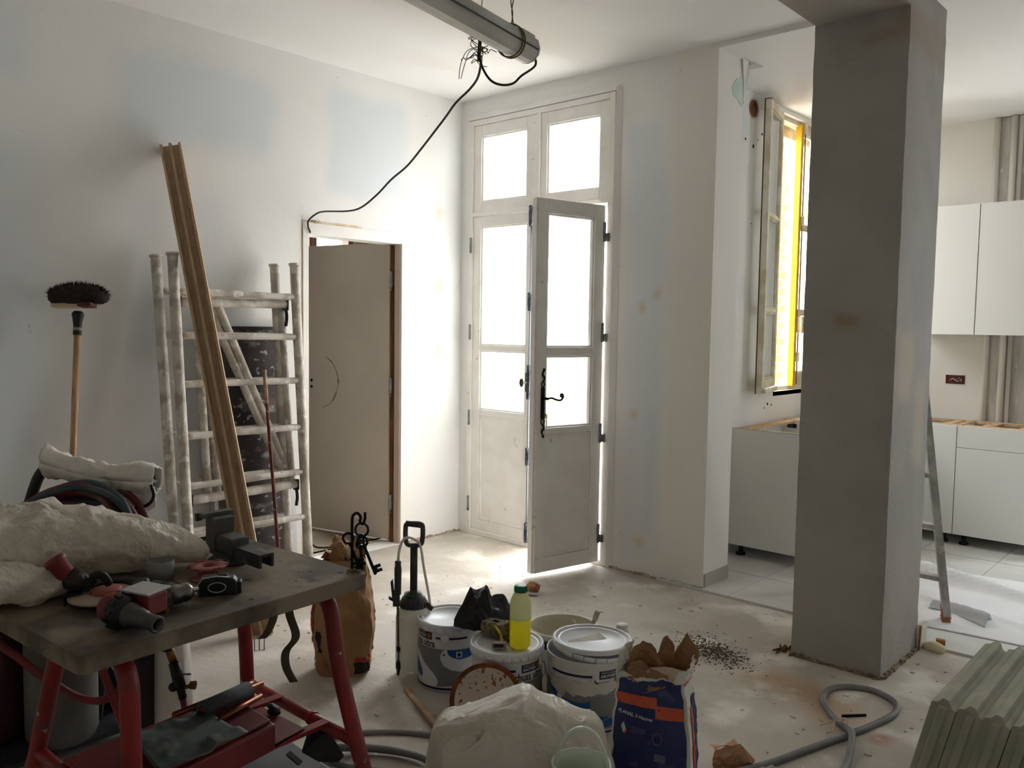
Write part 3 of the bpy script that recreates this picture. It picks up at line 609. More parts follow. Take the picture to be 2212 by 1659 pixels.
for i in range(26):
    c = V(-1.612+random.gauss(0, .025), 3.735+random.gauss(0, .025), .006+.014*random.random()); mb.obox(c, V(random.uniform(-.012, .012), random.uniform(.004, .012), .004), V(.004, -.003, .002), V(0, .002, .005))
tag(mb.build('shavings', M('brown_shavings', S(140, 100, 56), .9, c2=S(70, 52, 34), sc=40), kind='stuff'), 'small heap of brown shavings at the left foot of the pillar', 'shavings')
# ================================================================== scaffolding against the left wall
m_scaf = M('plaster_spattered_tube', S(214, 210, 202), .65, c2=S(178, 171, 161), sc=9, lo=.42, hi=.6, det=5, bump=.5, bsc=45, spots=[(S(140, 130, 120), 22, .66, .72, 4, .6), (S(236, 234, 229), 16, .6, .66, 4, .8)])
m_scafdark = M('rusty_hook_steel', S(70, 66, 62), .6, .5, c2=S(44, 40, 38), sc=20)
def scaffold(label, top, bot, zs, rp=.0265):
    t = thing('scaffold_ladder', label, 'scaffold', ((bot[0][0]+bot[1][0])/2, (bot[0][1]+bot[1][1])/2, 0), group='scaffold frames leaning on the left wall')
    for a, b in zip(bot, top):
        mb = MB(); a, b = V(a), V(b); n = 26
        mb.tube([a.lerp(b, i/n) for i in range(n+1)], [rp*(1+.05*fbm(a.lerp(b, i/n), 9)) for i in range(n+1)], 14); d = (b-a).normalized(); mb.tube([b-d*.008, b+d*.004], rp*1.22, 14); mb.build('post', m_scaf, t)
    for z in zs:
        f = z/V(top[0]).z; a = V(bot[0]).lerp(V(top[0]), f); b = V(bot[1]).lerp(V(top[1]), f); n = 14
        mb = MB(); mb.tube([a.lerp(b, i/n) for i in range(n+1)], [.0185*(1+.16*fbm(a.lerp(b, i/n), 14)) for i in range(n+1)], 10); mb.build('rung', m_scaf, t)
    return t
RZ = (.17, .40, .655, .911, 1.177, 1.427, 1.655)
scaffold('plaster-spattered scaffold frame nearest the wall, second from the front of the leaning stack', [(-4.30, 2.025, 1.835), (-4.30, 2.72, 1.83)], [(-4.12, 2.04, 0), (-4.12, 2.70, 0)], RZ)
scaffold('plaster-spattered scaffold frame at the front of the stack, next to the inner door', [(-4.205, 2.067, 1.845), (-4.205, 2.79, 1.835)], [(-4.02, 2.06, 0), (-4.02, 2.765, 0)], RZ)
bf = thing('scaffold_brace', 'scaffold brace frame with two slanting tubes and hooked rails behind the front ladder frame', 'scaffold', (-4.1, 2.4, .03))
for z, x in ((1.60, -4.215), (.575, -4.115)):
    mb = MB(); a = V(x, 2.11, z); b = V(x, 2.735, z+.005); n = 14; mb.tube([a.lerp(b, i/n) for i in range(n+1)], [.0245*(1+.1*fbm(a.lerp(b, i/n), 14)) for i in range(n+1)], 12); r_ = mb.build('rail', m_scaf, bf)
    for y in (2.10, 2.74):
        mb = MB(); mb.box(x-.012, x+.012, y-.012, y+.012, z-.03, z+.03); mb.tube(smooth_path([(x, y, z-.02), (x+.01, y, z-.07), (x+.0, y, z-.12)], 4), .009, 8); mb.build('hook', m_scafdark, r_)
for dy in (0, .05):
    mb = MB(); a = V(-4.225+.02*(dy > 0)-.03, 2.262+dy, 1.63); b = V(-4.145-.03, 2.71+dy*.6, .60); n = 16; mb.tube([a.lerp(b, i/n) for i in range(n+1)], [.0225*(1+.06*fbm(a.lerp(b, i/n), 9)) for i in range(n+1)], 12); mb.build('diagonal', m_scaf, bf)
for y in (2.2, 2.255, 2.715):
    mb = MB(); mb.tube([(-4.15, y+.02, .56), (-4.25, y+.015, 1.60)], .0215, 12); mb.build('upright', m_scaf, bf)
# dark deck boards of the scaffold
m_phen = M('dark_phenolic_ply', S(62, 54, 52), .5, c2=S(40, 34, 34), sc=3, spots=[(S(176, 172, 170), 5, .55, .72, 6, .75), (S(200, 198, 194), 24, .62, .68, 3, .6), (S(110, 84, 76), 7, .6, .7, 4, .5)], stretch=(1, 1, 1.6))
dk = thing('scaffold_deck', 'dark brown scaffold deck board smeared with plaster, leaning behind the frames', 'board', (-4.26, 2.56, .02))
MB().prism([(-4.235, 2.33, .03), (-4.235, 2.80, .03), (-4.348, 2.80, 1.465), (-4.348, 2.33, 1.465)], (.018, 0, 0)).build('plywood', m_phen, dk)
for y, w_ in ((2.318, .022), (2.80, .03)): MB().prism([(-4.243, y-w_/2, .02), (-4.243, y+w_/2, .02), (-4.356, y+w_/2, 1.47), (-4.356, y-w_/2, 1.47)], (.036, 0, 0)).build('aluminium_edge', m_alu if y < 2.5 else M('bright_aluminium', S(214, 216, 218), .35, .5), dk)
MB().box(-4.35, -4.325, 2.31, 2.81, 1.455, 1.475).build('end_rail', m_blk, dk)
# moulded door-jamb timber
m_jamb = M('hardwood_jamb', S(192, 164, 132), .55, c2=S(176, 150, 120), sc=5, stretch=(14, 14, .7), spots=[(S(160, 122, 84), 9, .6, .75, 3, .5)])
jb = thing('door_jamb_timber', 'long bare wooden jamb with two grooves, leaning across the scaffold', 'timber', (-3.53, 2.16, 0))
B0 = V(-3.53, 2.160, .0); T0 = V(-4.322, 2.122, 2.415); d = (T0-B0).normalized(); sx = V(.62, .78, 0); sx = (sx-d*sx.dot(d)).normalized(); nx = sx.cross(d).normalized()
if nx.x < 0: nx = -nx
prof = [(-.052, 0), (.052, 0), (.052, .034), (.040, .036), (.040, .010), (.008, .008), (.006, .042), (-.006, .042), (-.008, .010), (-.038, .008), (-.040, .038), (-.052, .036)]
MB().prism([B0+sx*x+nx*(y-.02) for x, y in prof], T0-B0).build('length', m_jamb, jb)
MB().prism([B0+d*.02+sx*x+nx*(y-.02-.012) for x, y in ((-.048, 0), (.046, 0), (.046, .010), (-.048, .010))], (T0-B0)*.985).build('back_strip', m_jamb, jb)
# thin rod
rd = thing('spattered_rod', 'thin dark red rod with a pale tip, leaning on the scaffold', 'rod', (-3.94, 2.53, 0))
a = V(-3.945, 2.535, 0); b = V(-4.112, 2.535, 1.24); mb = MB(); mb.tube([a.lerp(b, i/8*.85) for i in range(9)], .0095, 8); mb.build('shaft', M('dark_red_paint', S(110, 44, 36), .6, c2=S(80, 34, 30), sc=10, spots=[(S(215, 205, 196), 30, .62, .68, 3, .8)]), rd)
mb = MB(); mb.tube([a.lerp(b, .85), b], .0105, 8); mb.tube([a.lerp(b, .985), a.lerp(b, 1.0)], .012, 8); mb.build('tip', M('spattered_tip', S(186, 166, 140), .7, c2=S(150, 120, 96), sc=20), rd)
# broom, head up
br = thing('broom', 'broom with dark bristles standing head up against the left wall', 'broom', (-3.99, 1.44, 0))
m_br = M('dark_bristle', S(34, 26, 24), .8, c2=S(58, 42, 36), sc=40)
hb = V(-3.985, 1.437, 0); ht = V(-4.19, 1.598, 1.565); d = (ht-hb).normalized(); rtv = V(.743, .669, 0.0); rtv = (rtv-d*rtv.dot(d)).normalized(); fr_ = rtv.cross(d).normalized()
m_hand = M('broom_handle_wood', S(196, 164, 124), .6, c2=S(168, 132, 94), sc=4, stretch=(10, 10, .8))
MB().tube([hb, ht-d*.10], .0145, 12).build('handle', m_hand, br)
mb = MB(); mb.lathe([(.0165, 0), (.019, .003), (.018, .04), (.02, .06), (.024, .085), (.027, .10), (.02, .112)], ht-d*.14, d, 14, caps=True); mb.build('socket', m_blk, br)
MB().lathe([(.0185, 0), (.0185, .03)], ht-d*.135, d, 14).build('plaster_smear', M('grey_plaster_smear', S(150, 146, 138), .9), br)
c0 = ht+d*.0
MB().obox(c0-rtv*.02, rtv*.095, fr_*.028, d*.008).build('stock', M('cream_wood', S(206, 188, 150), .6), br)
mb = MB(); mb.obox(c0+rtv*.052-d*.002+fr_*.02, rtv*.032, fr_*.03, d*.010); mb.obox(c0+rtv*.04+d*.012+fr_*.03, (rtv+d*.6)*.022, fr_*.006, d*.008); mb.build('clamp', M('dark_red_clamp', S(92, 40, 44), .5), br, bevel=.003)
mb = MB(); mb.ball(c0+d*.05, 1, 1, 1, 28, 14); vv = mb.v
for i in range(len(vv)):
    q = vv[i]-(c0+d*.05); vv[i] = c0+d*.05+rtv*q.x*.142*(1+.05*fbm(q, 6))+fr_*q.y*.075+d*(q.z*.05+(-.012 if abs(q.x) > .75 else 0))
bc = mb.build('bristle_core', m_br, br)
mb = MB(); random.seed(11)
for i in range(2600):
    a_ = random.random()*2*pi; tt = random.uniform(-.75, 1); rr = sqrt(1-tt*tt)*random.uniform(.85, 1); q = V(rr*cos(a_), rr*sin(a_), tt)
    p = c0+d*.05+rtv*q.x*.135+fr_*q.y*.07+d*q.z*.045; dr = (rtv*q.x*1.0+fr_*q.y*.9+d*(q.z*.8+.3)).normalized(); dr = (dr+V(random.uniform(-.35, .35), random.uniform(-.35, .35), random.uniform(-.2, .35))).normalized(); s_ = dr.orthogonal()*.0014
    L_ = random.uniform(.012, .03); mb.add([p-s_, p+s_, p+dr*L_], [(0, 1, 2)])
mb.build('bristles', m_br, br, kind='stuff', fix=False)

# ================================================================== welding trolley behind the workbench
m_tub = M('matt_black_tube', S(26, 27, 29), .5, c2=S(44, 44, 46), sc=10)
tr = thing('gas_bottle_trolley', 'black tubular gas bottle trolley with its handle up, behind the workbench', 'trolley', (-3.1, 1.2, 0))
HL = V(-3.175, 1.112, 1.0); HR = V(-2.935, 1.358, .94)
ax_ = (HR-HL).normalized(); bk = V(-.62, .70, -.06)
mb = MB(); mb.tube(smooth_path([V(-3.36, .96, .02), V(-3.31, 1.0, .5), V(-3.225, 1.068, .90), HL], 6), .019, 12); mb.build('upright', m_tub, tr)
mb = MB(); mb.tube(smooth_path([V(-3.12, 1.22, .02), V(-3.06, 1.26, .5), V(-2.99, 1.315, .85), HR], 6), .021, 12); mb.build('upright', m_tub, tr)
MB().tube([HL, HR], .018, 12).build('handle_bar', m_tub, tr)
MB().box(-3.42, -2.98, .83, 1.30, .03, .045).build('footplate', m_tub, tr)
for p in ((-3.34, 1.08), (-3.0, 1.4)): MB().lathe([(0, -.02), (.09, -.02), (.1, -.012), (.1, .012), (.09, .02), (0, .02)], (p[0], p[1], .1), ax_, 24).build('wheel', m_blk, tr)
# white cloth rolled over the handle
m_cloth = M('white_cotton', S(226, 222, 214), .85, c2=S(214, 209, 199), sc=8, bump=.3, bsc=30)
mb = MB(); n = 48
def roll(u, v):
    p = HL.lerp(HR, -.06+1.12*u); a = 2*pi*v; R_ = .036+.012*fbm((u*3, cos(a), sin(a)), 2.2)+.014*math.exp(-((u-.86)/.12)**2)+.010*math.exp(-((u-.02)/.1)**2)
    R_ += .006*ridge((u*6, cos(a), sin(a)), 1.5)
    sag = -.022*sin(pi*u)
    return p+V(0, 0, sag)+V(0, 0, 1)*(sin(a)*R_*1.05)+V(.66, -.74, 0)*(cos(a)*R_*.9)
mb.grid(lambda u, v: roll(u, v), n, 20)
mb.grid(lambda u, v: HL.lerp(HR, .60+.46*u)+V(.66, -.74, 0)*(.030-.012*v)+V(0, 0, -.02-.10*v*(.55+.45*sin(u*2.4+.3)))+ax_*(.045*v*(1-u)), 18, 10)
mb.grid(lambda u, v: HL.lerp(HR, .78+.2*u)+V(.66, -.74, 0)*(.010+.012*sin(7*u))+V(0, 0, -.06-.22*v)+ax_*(-.02*v), 12, 8)
tag(mb.build('white_cloth', m_cloth, solid=.004), 'white cloth rolled over the black trolley handle, one end hanging down', 'cloth')
# gas cylinders under the hoses
def gas_cyl(name, label, c, r_, h, mat, capmat):
    t = thing(name, label, 'gas cylinder', c); x, y, z = c
    MB().lathe([(0, 0), (r_*.9, 0), (r_, .03), (r_, h*.82), (r_*.93, h*.87), (r_*.7, h*.92), (r_*.3, h*.96)], c, n=32).build('body', mat, t)
    mb = MB(); mb.lathe([(r_*.3, h*.955), (r_*.28, h), (r_*.2, h), (.012, h+.02), (.012, h+.05), (0, h+.05)], c, n=18); mb.cyl((x, y, z+h+.03), (x+.04, y-.03, z+h+.03), .01); mb.build('valve', capmat, t)
m_mar = M('maroon_bottle', S(74, 34, 30), .5, c2=S(52, 24, 22), sc=6); m_grb = M('pale_grey_bottle', S(104, 103, 98), .55, c2=S(82, 81, 78), sc=4, spots=[(S(60, 50, 46), 30, .7, .75, 3, .6)]); m_blb = M('blue_bottle', S(22, 44, 84), .5, c2=S(16, 30, 56), sc=4)
gas_cyl('gas_cylinder', 'pale grey gas cylinder under the left end of the workbench', (-3.07, 1.09, .045), .115, .78, m_grb, m_brass)
gas_cyl('gas_cylinder', 'maroon gas cylinder at the left picture edge, beside the pale grey one', (-3.255, .93, .045), .115, .78, m_mar, m_brass)
gas_cyl('gas_cylinder', 'dark blue gas cylinder behind the pale grey one, under the workbench', (-3.245, 1.36, 0), .10, .72, m_blb, m_brass)
# coil of twin gas hose
m_hr = M('dusty_red_hose', S(120, 46, 44), .65, c2=S(90, 50, 48), sc=9, spots=[(S(110, 96, 90), 6, .58, .7, 3, .8)]); m_hb = M('dusty_blue_hose', S(48, 66, 74), .65, c2=S(70, 80, 82), sc=9)
hc = thing('gas_hose_coil', 'coiled red and blue twin gas hose heaped over the trolley', 'hose', (-3.0, 1.03, .8))
rng = random.Random(5); hn = V(.60, -.66, .46).normalized(); hu = V(.743, .669, 0); hu = (hu-hn*hu.dot(hn)).normalized(); hv = hn.cross(hu)
if hv.z < 0: hv = -hv
for i in range(17):
    lay = i % 4; cc = V(-3.00, 1.085, .715)+hn*(-.05+.028*(i//4)+rng.uniform(-.008, .008))+hu*rng.uniform(-.03, .03)+hv*rng.uniform(-.03, .02); R_ = .235-.020*lay+rng.uniform(-.008, .012); ph = rng.random()*6; tw = rng.uniform(-.10, .10)
    P = [cc+hu*(cos(a)*R_*1.06)+hv*(sin(a)*R_)+hn*(tw*cos(a)*.5+.012*sin(2*a+ph)) for a in [2*pi*k/44 for k in range(44)]]
    blue = i in (3, 6, 7, 10, 13, 16); MB().tube(P, .0118, 10, closed=True).build('blue_hose' if blue else 'red_hose', m_hb if blue else m_hr, hc)
MB().tube(smooth_path([(-3.14, .88, .60), (-3.07, .89, .451), (-3.01, .938, .388), (-2.962, .977, .34), (-2.908, 1.021, .296), (-2.849, 1.07, .257), (-2.80, 1.13, .25), (-2.82, 1.2, .29), (-2.92, 1.26, .45)], 6), .013, 10).build('red_hose', m_hr, hc)
MB().tube(smooth_path([(-2.895, 1.335, .925), (-2.875, 1.335, .89), (-2.885, 1.32, .86), (-2.92, 1.29, .845), (-2.97, 1.25, .84)], 6), .006, 8).build('thin_black_hose', m_blk, hc)
# pale sack with a dark strap, leaning under the bench
sk = thing('pale_sack', 'pale sack with a dark strap slumped under the bench by the torch', 'sack', (-2.66, 1.24, 0))
mb = MB()
mb.grid(lambda u, v: V(-2.66, 1.245, 0)+V(cos(2*pi*u)*(.125*(1-.45*v)+.01*fbm((cos(2*pi*u), sin(2*pi*u), v*2), 2))*1.1+.02*v, sin(2*pi*u)*(.125*(1-.5*v)), .70*v), 30, 24, wrap=True); mb.lathe([(0, .70), (.06, .70)], (-2.64, 1.245, 0), n=16)
mb.build('cloth_body', m_cloth, sk)
MB().grid(lambda u, v: V(-2.60+.045*u, 1.135+.045*u-.0, .06+.62*v)+V(.667, -.742, 0)*(-.03*v+.012*sin(3*v)+.005), 3, 16).build('strap', M('dark_strap', S(40, 32, 32), .8), sk, solid=.004)
# ================================================================== workbench
m_top = M('dirty_bench_ply', S(126, 112, 94), .7, c2=S(80, 70, 57), sc=4, lo=.42, hi=.58, det=9, bump=.2, bsc=30, spots=[(S(48, 41, 35), 8, .62, .70, 5, .8), (S(60, 52, 46), 30, .7, .74, 2, .8), (S(160, 150, 132), 5, .6, .75, 4, .5)])
m_red = M('chipped_red_paint', S(140, 32, 28), .45, c2=S(112, 26, 24), sc=8, spots=[(S(186, 160, 150), 26, .68, .72, 3, .8), (S(70, 50, 46), 9, .66, .74, 3, .6)])
TB = radians(3.72); tb = thing('workbench', 'low workbench with a worn plywood top and red tube legs', 'workbench', (-1.807, .676, 0), TB)
TM = WM[tb.name]
mb = MB(); W_, L_ = .60, .80; r0 = .02
pts = []
for cx, cy_, a0 in ((-r0, r0, -90), (-r0, L_-r0, 0), (-W_+r0*2.4, L_-r0*2.4, 90), (-W_+r0, r0, 180)):
    rr = r0 if a0 != 90 else r0*2.4
    for k in range(5):
        a = radians(a0+90*k/4); pts.append((cx+rr*cos(a), cy_+rr*sin(a), .757))
mb.prism(pts, (0, 0, .043)); tt = mb.build('worktop', m_top, tb, local=True, bevel=.003)
mb = MB()
for x, y, r_ in ((-.12, .18, .018), (-.2, .24, .012), (-.05, .45, .007), (-.09, .62, .005), (-.13, .7, .006), (-.06, .75, .008)): mb.lathe([(0, .8006), (r_*(.8), .8006), (r_, .8003)], (x, y, 0), n=9)
mb.build('burn_spot', M('burnt_spot', S(44, 36, 30), .9), tb, local=True)
# frames
def leg(path, nm='leg', r_=.0225): return MB().tube(smooth_path(path, 5), r_, 14).build(nm, m_red, tb)
leg([(-2.06, 1.415, .735), (-2.00, 1.415, .725), (-1.955, 1.415, .68), (-1.927, 1.415, .56), (-1.885, 1.42, .43), (-1.80, 1.42, .245), (-1.69, 1.42, .005)])
leg([(-2.06, 1.415, .735), (-2.33, 1.415, .735), (-2.40, 1.415, .70), (-2.425, 1.415, .60), (-2.418, 1.42, .4), (-2.41, 1.42, .2), (-2.41, 1.42, .005)])
leg([(-2.0, .80, .735), (-1.90, .80, .73), (-1.86, .80, .69), (-1.853, .80, .60), (-1.85, .80, .45), (-1.857, .80, .2), (-1.857, .80, .005)])
leg([(-2.0, .80, .735), (-2.15, .80, .735), (-2.22, .80, .71), (-2.27, .80, .65), (-2.37, .80, .46), (-2.50, .80, .20), (-2.60, .80, .005)])
mb = MB(); mb.tube([(-2.41, 1.42, .332), (-1.845, 1.42, .332)], .017, 12); mb.tube([(-2.06, 1.42, .332), (-2.045, 1.42, .332)], .021, 12); mb.build('cross_rail', m_red, tb)
mb = MB(); mb.tube([(-2.44, .80, .332), (-1.857, .80, .332)], .017, 12); mb.build('cross_rail', m_red, tb)
MB().beam((-2.22, 1.42, .345), (-2.22, .80, .345), .03, .012).build('shelf_bar', m_red, tb); MB().beam((-1.98, 1.42, .345), (-1.96, .80, .345), .03, .012).build('shelf_bar', m_red, tb)
MB().beam((-2.65, 1.02, .55), (-2.39, 1.012, .335), .022, .006).build('flat_brace', m_red, tb)
# ---------------- red steel toolbox on the lower bars, with things on it
m_box = M('red_toolbox', S(118, 34, 36), .5, c2=S(94, 28, 30), sc=5, spots=[(S(60, 30, 30), 9, .66, .74, 3, .5)])
bx = thing('toolbox', 'flat dusty red toolbox lying on the lower bars of the workbench', 'toolbox', (-2.03, 1.02, .352))
A0 = V(-1.91, 1.215, .352); ydir = V(-.10, -1, 0).normalized()
def tbx(x0, x1, y0, y1, z0, z1): 
    return [V(x, y, z) for x in (x0, x1) for y in (y0, y1) for z in (z0, z1)]
mb = MB(); mb.prism([(-2.17, 1.225, .352), (-1.93, 1.22, .352), (-1.86, .76, .352), (-2.13, .74, .352)], (0, 0, .075)); mb.build('case', m_box, bx, bevel=.008)
mb = MB(); mb.prism([(-2.16, 1.215, .427), (-1.94, 1.21, .427), (-1.875, .77, .427), (-2.12, .75, .427)], (0, 0, .012)); mb.build('lid', m_box, bx, bevel=.005)
mb = MB(); mb.prism([(-2.18, 1.33, .352), (-1.975, 1.34, .352), (-1.88, .80, .352), (-1.915, .80, .352), (-1.94, 1.225, .352), (-2.175, 1.23, .352)], (0, 0, .004)); mb.build('tray_lip', m_box, bx)
MB().tube(smooth_path([(-2.06, 1.16, .44), (-2.10, 1.14, .452), (-2.12, 1.10, .452), (-2.09, 1.06, .44)], 5), .005, 8).build('handle', m_red, bx)
sh = thing('glove_pad', 'crumpled grey-green sheet lying over the red toolbox', 'sheet', (-1.99, 1.0, .44))
m_gs = M('grey_green_sheet', S(92, 100, 92), .6, c2=S(70, 78, 72), sc=6, spots=[(S(150, 138, 112), 8, .6, .72, 4, .7), (S(34, 40, 38), 10, .64, .72, 4, .8)])
mb = MB(); q = [V(-2.10, 1.10, .452), V(-1.875, 1.105, .452), V(-1.87, .87, .452), V(-2.09, .90, .452)]
mb.grid(lambda u, v: (q[0].lerp(q[1], u)).lerp(q[3].lerp(q[2], u), v)+V(0, 0, .010*max(0, fbm((u*2, v*2, 0), 1.5))+.012*(u > .8)*(v < .4)-.006*(u-.5)**2), 26, 26); mb.build('sheet', m_gs, sh, solid=.004)
mb = MB(); mb.prism([(-2.075, 1.09, .464), (-2.04, 1.085, .466), (-2.03, 1.065, .466), (-2.06, 1.06, .464)], (0, 0, .002)); mb.build('slot', m_dark, sh)
# copper pipes and foam sleeve beside the box
m_cop = M('copper', S(176, 104, 66), .35, .85, c2=S(130, 76, 50), sc=14); m_foam = M('grey_foam', S(74, 74, 76), .9, bump=.3, bsc=90)
G = 'copper pipes on the lower bars'
cp = MB().tube([(-2.10, 1.02, .463), (-2.165, 1.29, .445)], .008, 12).build('copper_pipe', m_cop); tag(cp, 'copper pipe at the back of the toolbox, longest of the bundle', 'pipe', G)
fs = MB(); fs.lathe([(.0095, 0), (.021, 0), (.022, .17), (.0095, .17)], (-2.055, 1.075, .473), (-.28, .96, -.06), 14); fo = fs.build('foam_sleeve', m_foam); tag(fo, 'grey foam pipe sleeve over a copper pipe beside the red toolbox', 'pipe insulation')
cp = MB().tube([(-2.055, 1.075, .473), (-2.113, 1.290, .461)], .0075, 12).build('copper_pipe', m_cop); tag(cp, 'copper pipe poking out of the grey foam sleeve', 'pipe', G)
cp = MB().tube([(-2.01, 1.10, .452), (-2.062, 1.255, .450)], .008, 12).build('copper_pipe', m_cop); tag(cp, 'shortest copper pipe, nearest the front of the toolbox', 'pipe', G)
# grey case and black clip on the floor below
gc = thing('grey_case', 'grey plastic tool case on the floor under the bench rail', 'case', (-2.1, 1.3, 0))
m_gcase = M('grey_case_plastic', S(98, 98, 100), .5, c2=S(84, 84, 87), sc=6)
mb = MB(); mb.prism([(-2.27, 1.485, .02), (-1.95, 1.47, .02), (-1.90, 1.10, .02), (-2.25, 1.12, .02)], (0, 0, .15)); mb.build('shell', m_gcase, gc, bevel=.012)
MB().prism([(-2.2, 1.44, .17), (-2.12, 1.43, .17), (-2.11, 1.41, .17), (-2.19, 1.42, .17)], (0, 0, .003)).build('latch_slot', m_dark, gc)
for x, y in ((-2.2, 1.2), (-1.98, 1.2), (-2.2, 1.42), (-2.0, 1.42)): MB().lathe([(0, 0), (.015, 0), (.015, .02), (0, .02)], (x, y, 0), n=10).build('foot', m_blk, gc)
mb = MB(); mb.prism([(-2.06, 1.405, .29), (-2.02, 1.43, .285), (-1.965, 1.45, .215), (-1.995, 1.40, .225), (-2.04, 1.37, .25)], (.012, .016, .02)); bk_ = mb.build('black_clip', m_blk, bevel=.004); tag(bk_, 'black plastic clip hanging at the right end of the red tray', 'clip')
mb = MB(); mb.ball((-2.11, 1.325, .372), .025, .018, .014, 10, 6, lambda d: 1+.5*fbm(d, 3)); tag(mb.build('dark_lump', m_blk), 'small dark rubber lump beside the copper pipes', 'lump')
# things in the gloom at the left below the bench
mb = MB(); mb.grid(lambda u, v: V(-2.62+.16*u, .80+.05*v+.05*u, .10+.16*v*(1-.5*u)+.03*sin(5*u+3*v)), 8, 8); tag(mb.build('crumpled_paper', M('olive_paper', S(110, 100, 74), .85), solid=.002), 'crumpled olive paper on the floor by the left bench leg', 'paper')
mb = MB(); mb.prism([(-2.88, 1.23, 0), (-2.83, 1.275, 0), (-2.81, 1.25, 0), (-2.86, 1.205, 0)], (0, 0, .07)); tag(mb.build('white_carton', M('white_card', S(206, 204, 198), .7), bevel=.004), 'small white carton on the floor behind the red toolbox', 'carton')
# ================================================================== on the bench top
def union_blob(balls, voxel=.012, disp=None, smooth_it=6):
    mb = MB()
    for b in balls: mb.ball(*b[:4], 20, 12)
    me = bpy.data.meshes.new('tmp'); me.from_pydata([tuple(p) for p in mb.v], [], mb.f); o = bpy.data.objects.new('tmp', me); COL.objects.link(o)
    md = o.modifiers.new('r', 'REMESH'); md.mode = 'VOXEL'; md.voxel_size = voxel
    sm = o.modifiers.new('s', 'SMOOTH'); sm.iterations = smooth_it; sm.factor = .5
    bpy.context.view_layer.update(); dg = bpy.context.evaluated_depsgraph_get(); ev = bpy.data.meshes.new_from_object(o.evaluated_get(dg))
    vs_ = [v.co.copy() for v in ev.vertices]; ns = [v.normal.copy() for v in ev.vertices]; fs = [tuple(p.vertices) for p in ev.polygons]
    bpy.data.objects.remove(o); bpy.data.meshes.remove(me); bpy.data.meshes.remove(ev)
    if disp: vs_ = [p+n*disp(p, n) for p, n in zip(vs_, ns)]
    out = MB(); out.add(vs_, fs, True); return out
m_wbag = film_mat('crumpled_white_bag', S(226, 219, 206), .25, .45, S(210, 201, 184), 5, .45, 6)
def spine_balls(pts, k=6):
    out = []
    for i in range(len(pts)-1):
        for j in range(k): f = j/k; q = [x+(y-x)*f for x, y in zip(pts[i], pts[i+1])]; out.append((tuple(q[:3]), q[3], q[4], q[5]))
    q = pts[-1]; return out+[(tuple(q[:3]), q[3], q[4], q[5])]
bag = union_blob(spine_balls([(-2.25, 1.165, .842, .03, .03, .030), (-2.285, 1.11, .862, .06, .055, .050), (-2.335, 1.0, .880, .09, .085, .068), (-2.41, .90, .890, .12, .10, .076), (-2.48, .78, .895, .15, .12, .082), (-2.52, .60, .90, .17, .14, .095), (-2.55, .45, .90, .17, .14, .095)])
    +spine_balls([(-2.23, .79, .835, .05, .045, .030), (-2.27, .70, .845, .085, .07, .042), (-2.32, .60, .855, .12, .10, .050), (-2.36, .46, .86, .12, .10, .05)])
    +spine_balls([(-2.56, .90, .93, .06, .07, .03), (-2.60, .80, .945, .07, .08, .035), (-2.62, .68, .95, .08, .08, .04)]), .0075, lambda p, n: crumple(p, 1.15, 3)*(.5+.5*min(1, max(0, (1.2-p.y)*4))), 3)
for p in bag.v: p.z = max(p.z, .8015) if p.x > -2.42 else max(p.z, .79)
tag(bag.build('crumpled_bag', m_wbag), 'large crumpled white bag lying on the left of the workbench', 'bag')
pc_ = MB().lathe([(0, .0), (.034, 0), (.036, .05), (.033, .05), (.031, .004), (0, .004)], (-2.215, 1.045, .801), n=20).build('plastic_cup', M('pale_grey_plastic', S(140, 138, 132), .6)); tag(pc_, 'small pale grey cup tucked under the tip of the crumpled bag', 'cup')
# vise
m_vise = M('old_vise_iron', S(88, 88, 82), .6, .25, c2=S(62, 63, 58), sc=9, spots=[(S(120, 112, 98), 12, .62, .72, 4, .6)])
vz = thing('bench_vise', 'dark iron bench vise bolted to the back of the workbench', 'vise', (-2.25, 1.26, .8))
mb = MB(); mb.lathe([(0, 0), (.062, 0), (.062, .010), (.05, .016), (.045, .03), (0, .03)], (-2.235, 1.262, .8), n=24); vb = mb.build('swivel_base', m_vise, vz)
mb = MB(); mb.lathe([(0, 0), (.012, 0), (.012, .008), (0, .008)], (-2.215, 1.228, .812), n=6); mb.build('bolt', m_steel, vz)
mb = MB(); mb.prism([(-2.32, 1.23, .83), (-2.32, 1.295, .83), (-2.32, 1.295, .925), (-2.32, 1.23, .925)], (.055, 0, 0)); mb.prism([(-2.34, 1.235, .815), (-2.18, 1.235, .815), (-2.19, 1.235, .868), (-2.30, 1.235, .868)], (0, .055, 0)); mb.prism([(-2.262, 1.232, .845), (-2.262, 1.292, .845), (-2.262, 1.292, .88), (-2.262, 1.232, .88)], (.085, 0, .0)); mb.build('body', m_vise, vz, bevel=.005)
mb = MB(); mb.box(-2.330, -2.30, 1.212, 1.312, .922, .936); mb.box(-2.335, -2.325, 1.205, 1.225, .912, .936); mb.build('jaw', m_vise, vz, bevel=.002)
mb = MB(); 
mb.prism([(-2.18, 1.242, .820), (-2.18, 1.242, .858), (-2.18, 1.288, .858), (-2.18, 1.288, .820), (-2.18, 1.280, .820), (-2.18, 1.280, .850), (-2.18, 1.250, .850), (-2.18, 1.250, .820)], (.135, 0, 0)); mb.build('slide_channel', m_vise, vz)
mb = MB(); mb.cyl((-2.36, 1.265, .85), (-2.32, 1.265, .85), .013); mb.cyl((-2.35, 1.21, .85), (-2.35, 1.32, .85), .006); mb.ball((-2.35, 1.21, .85), .009); mb.ball((-2.35, 1.32, .85), .009); mb.build('screw_bar', m_vise, vz)
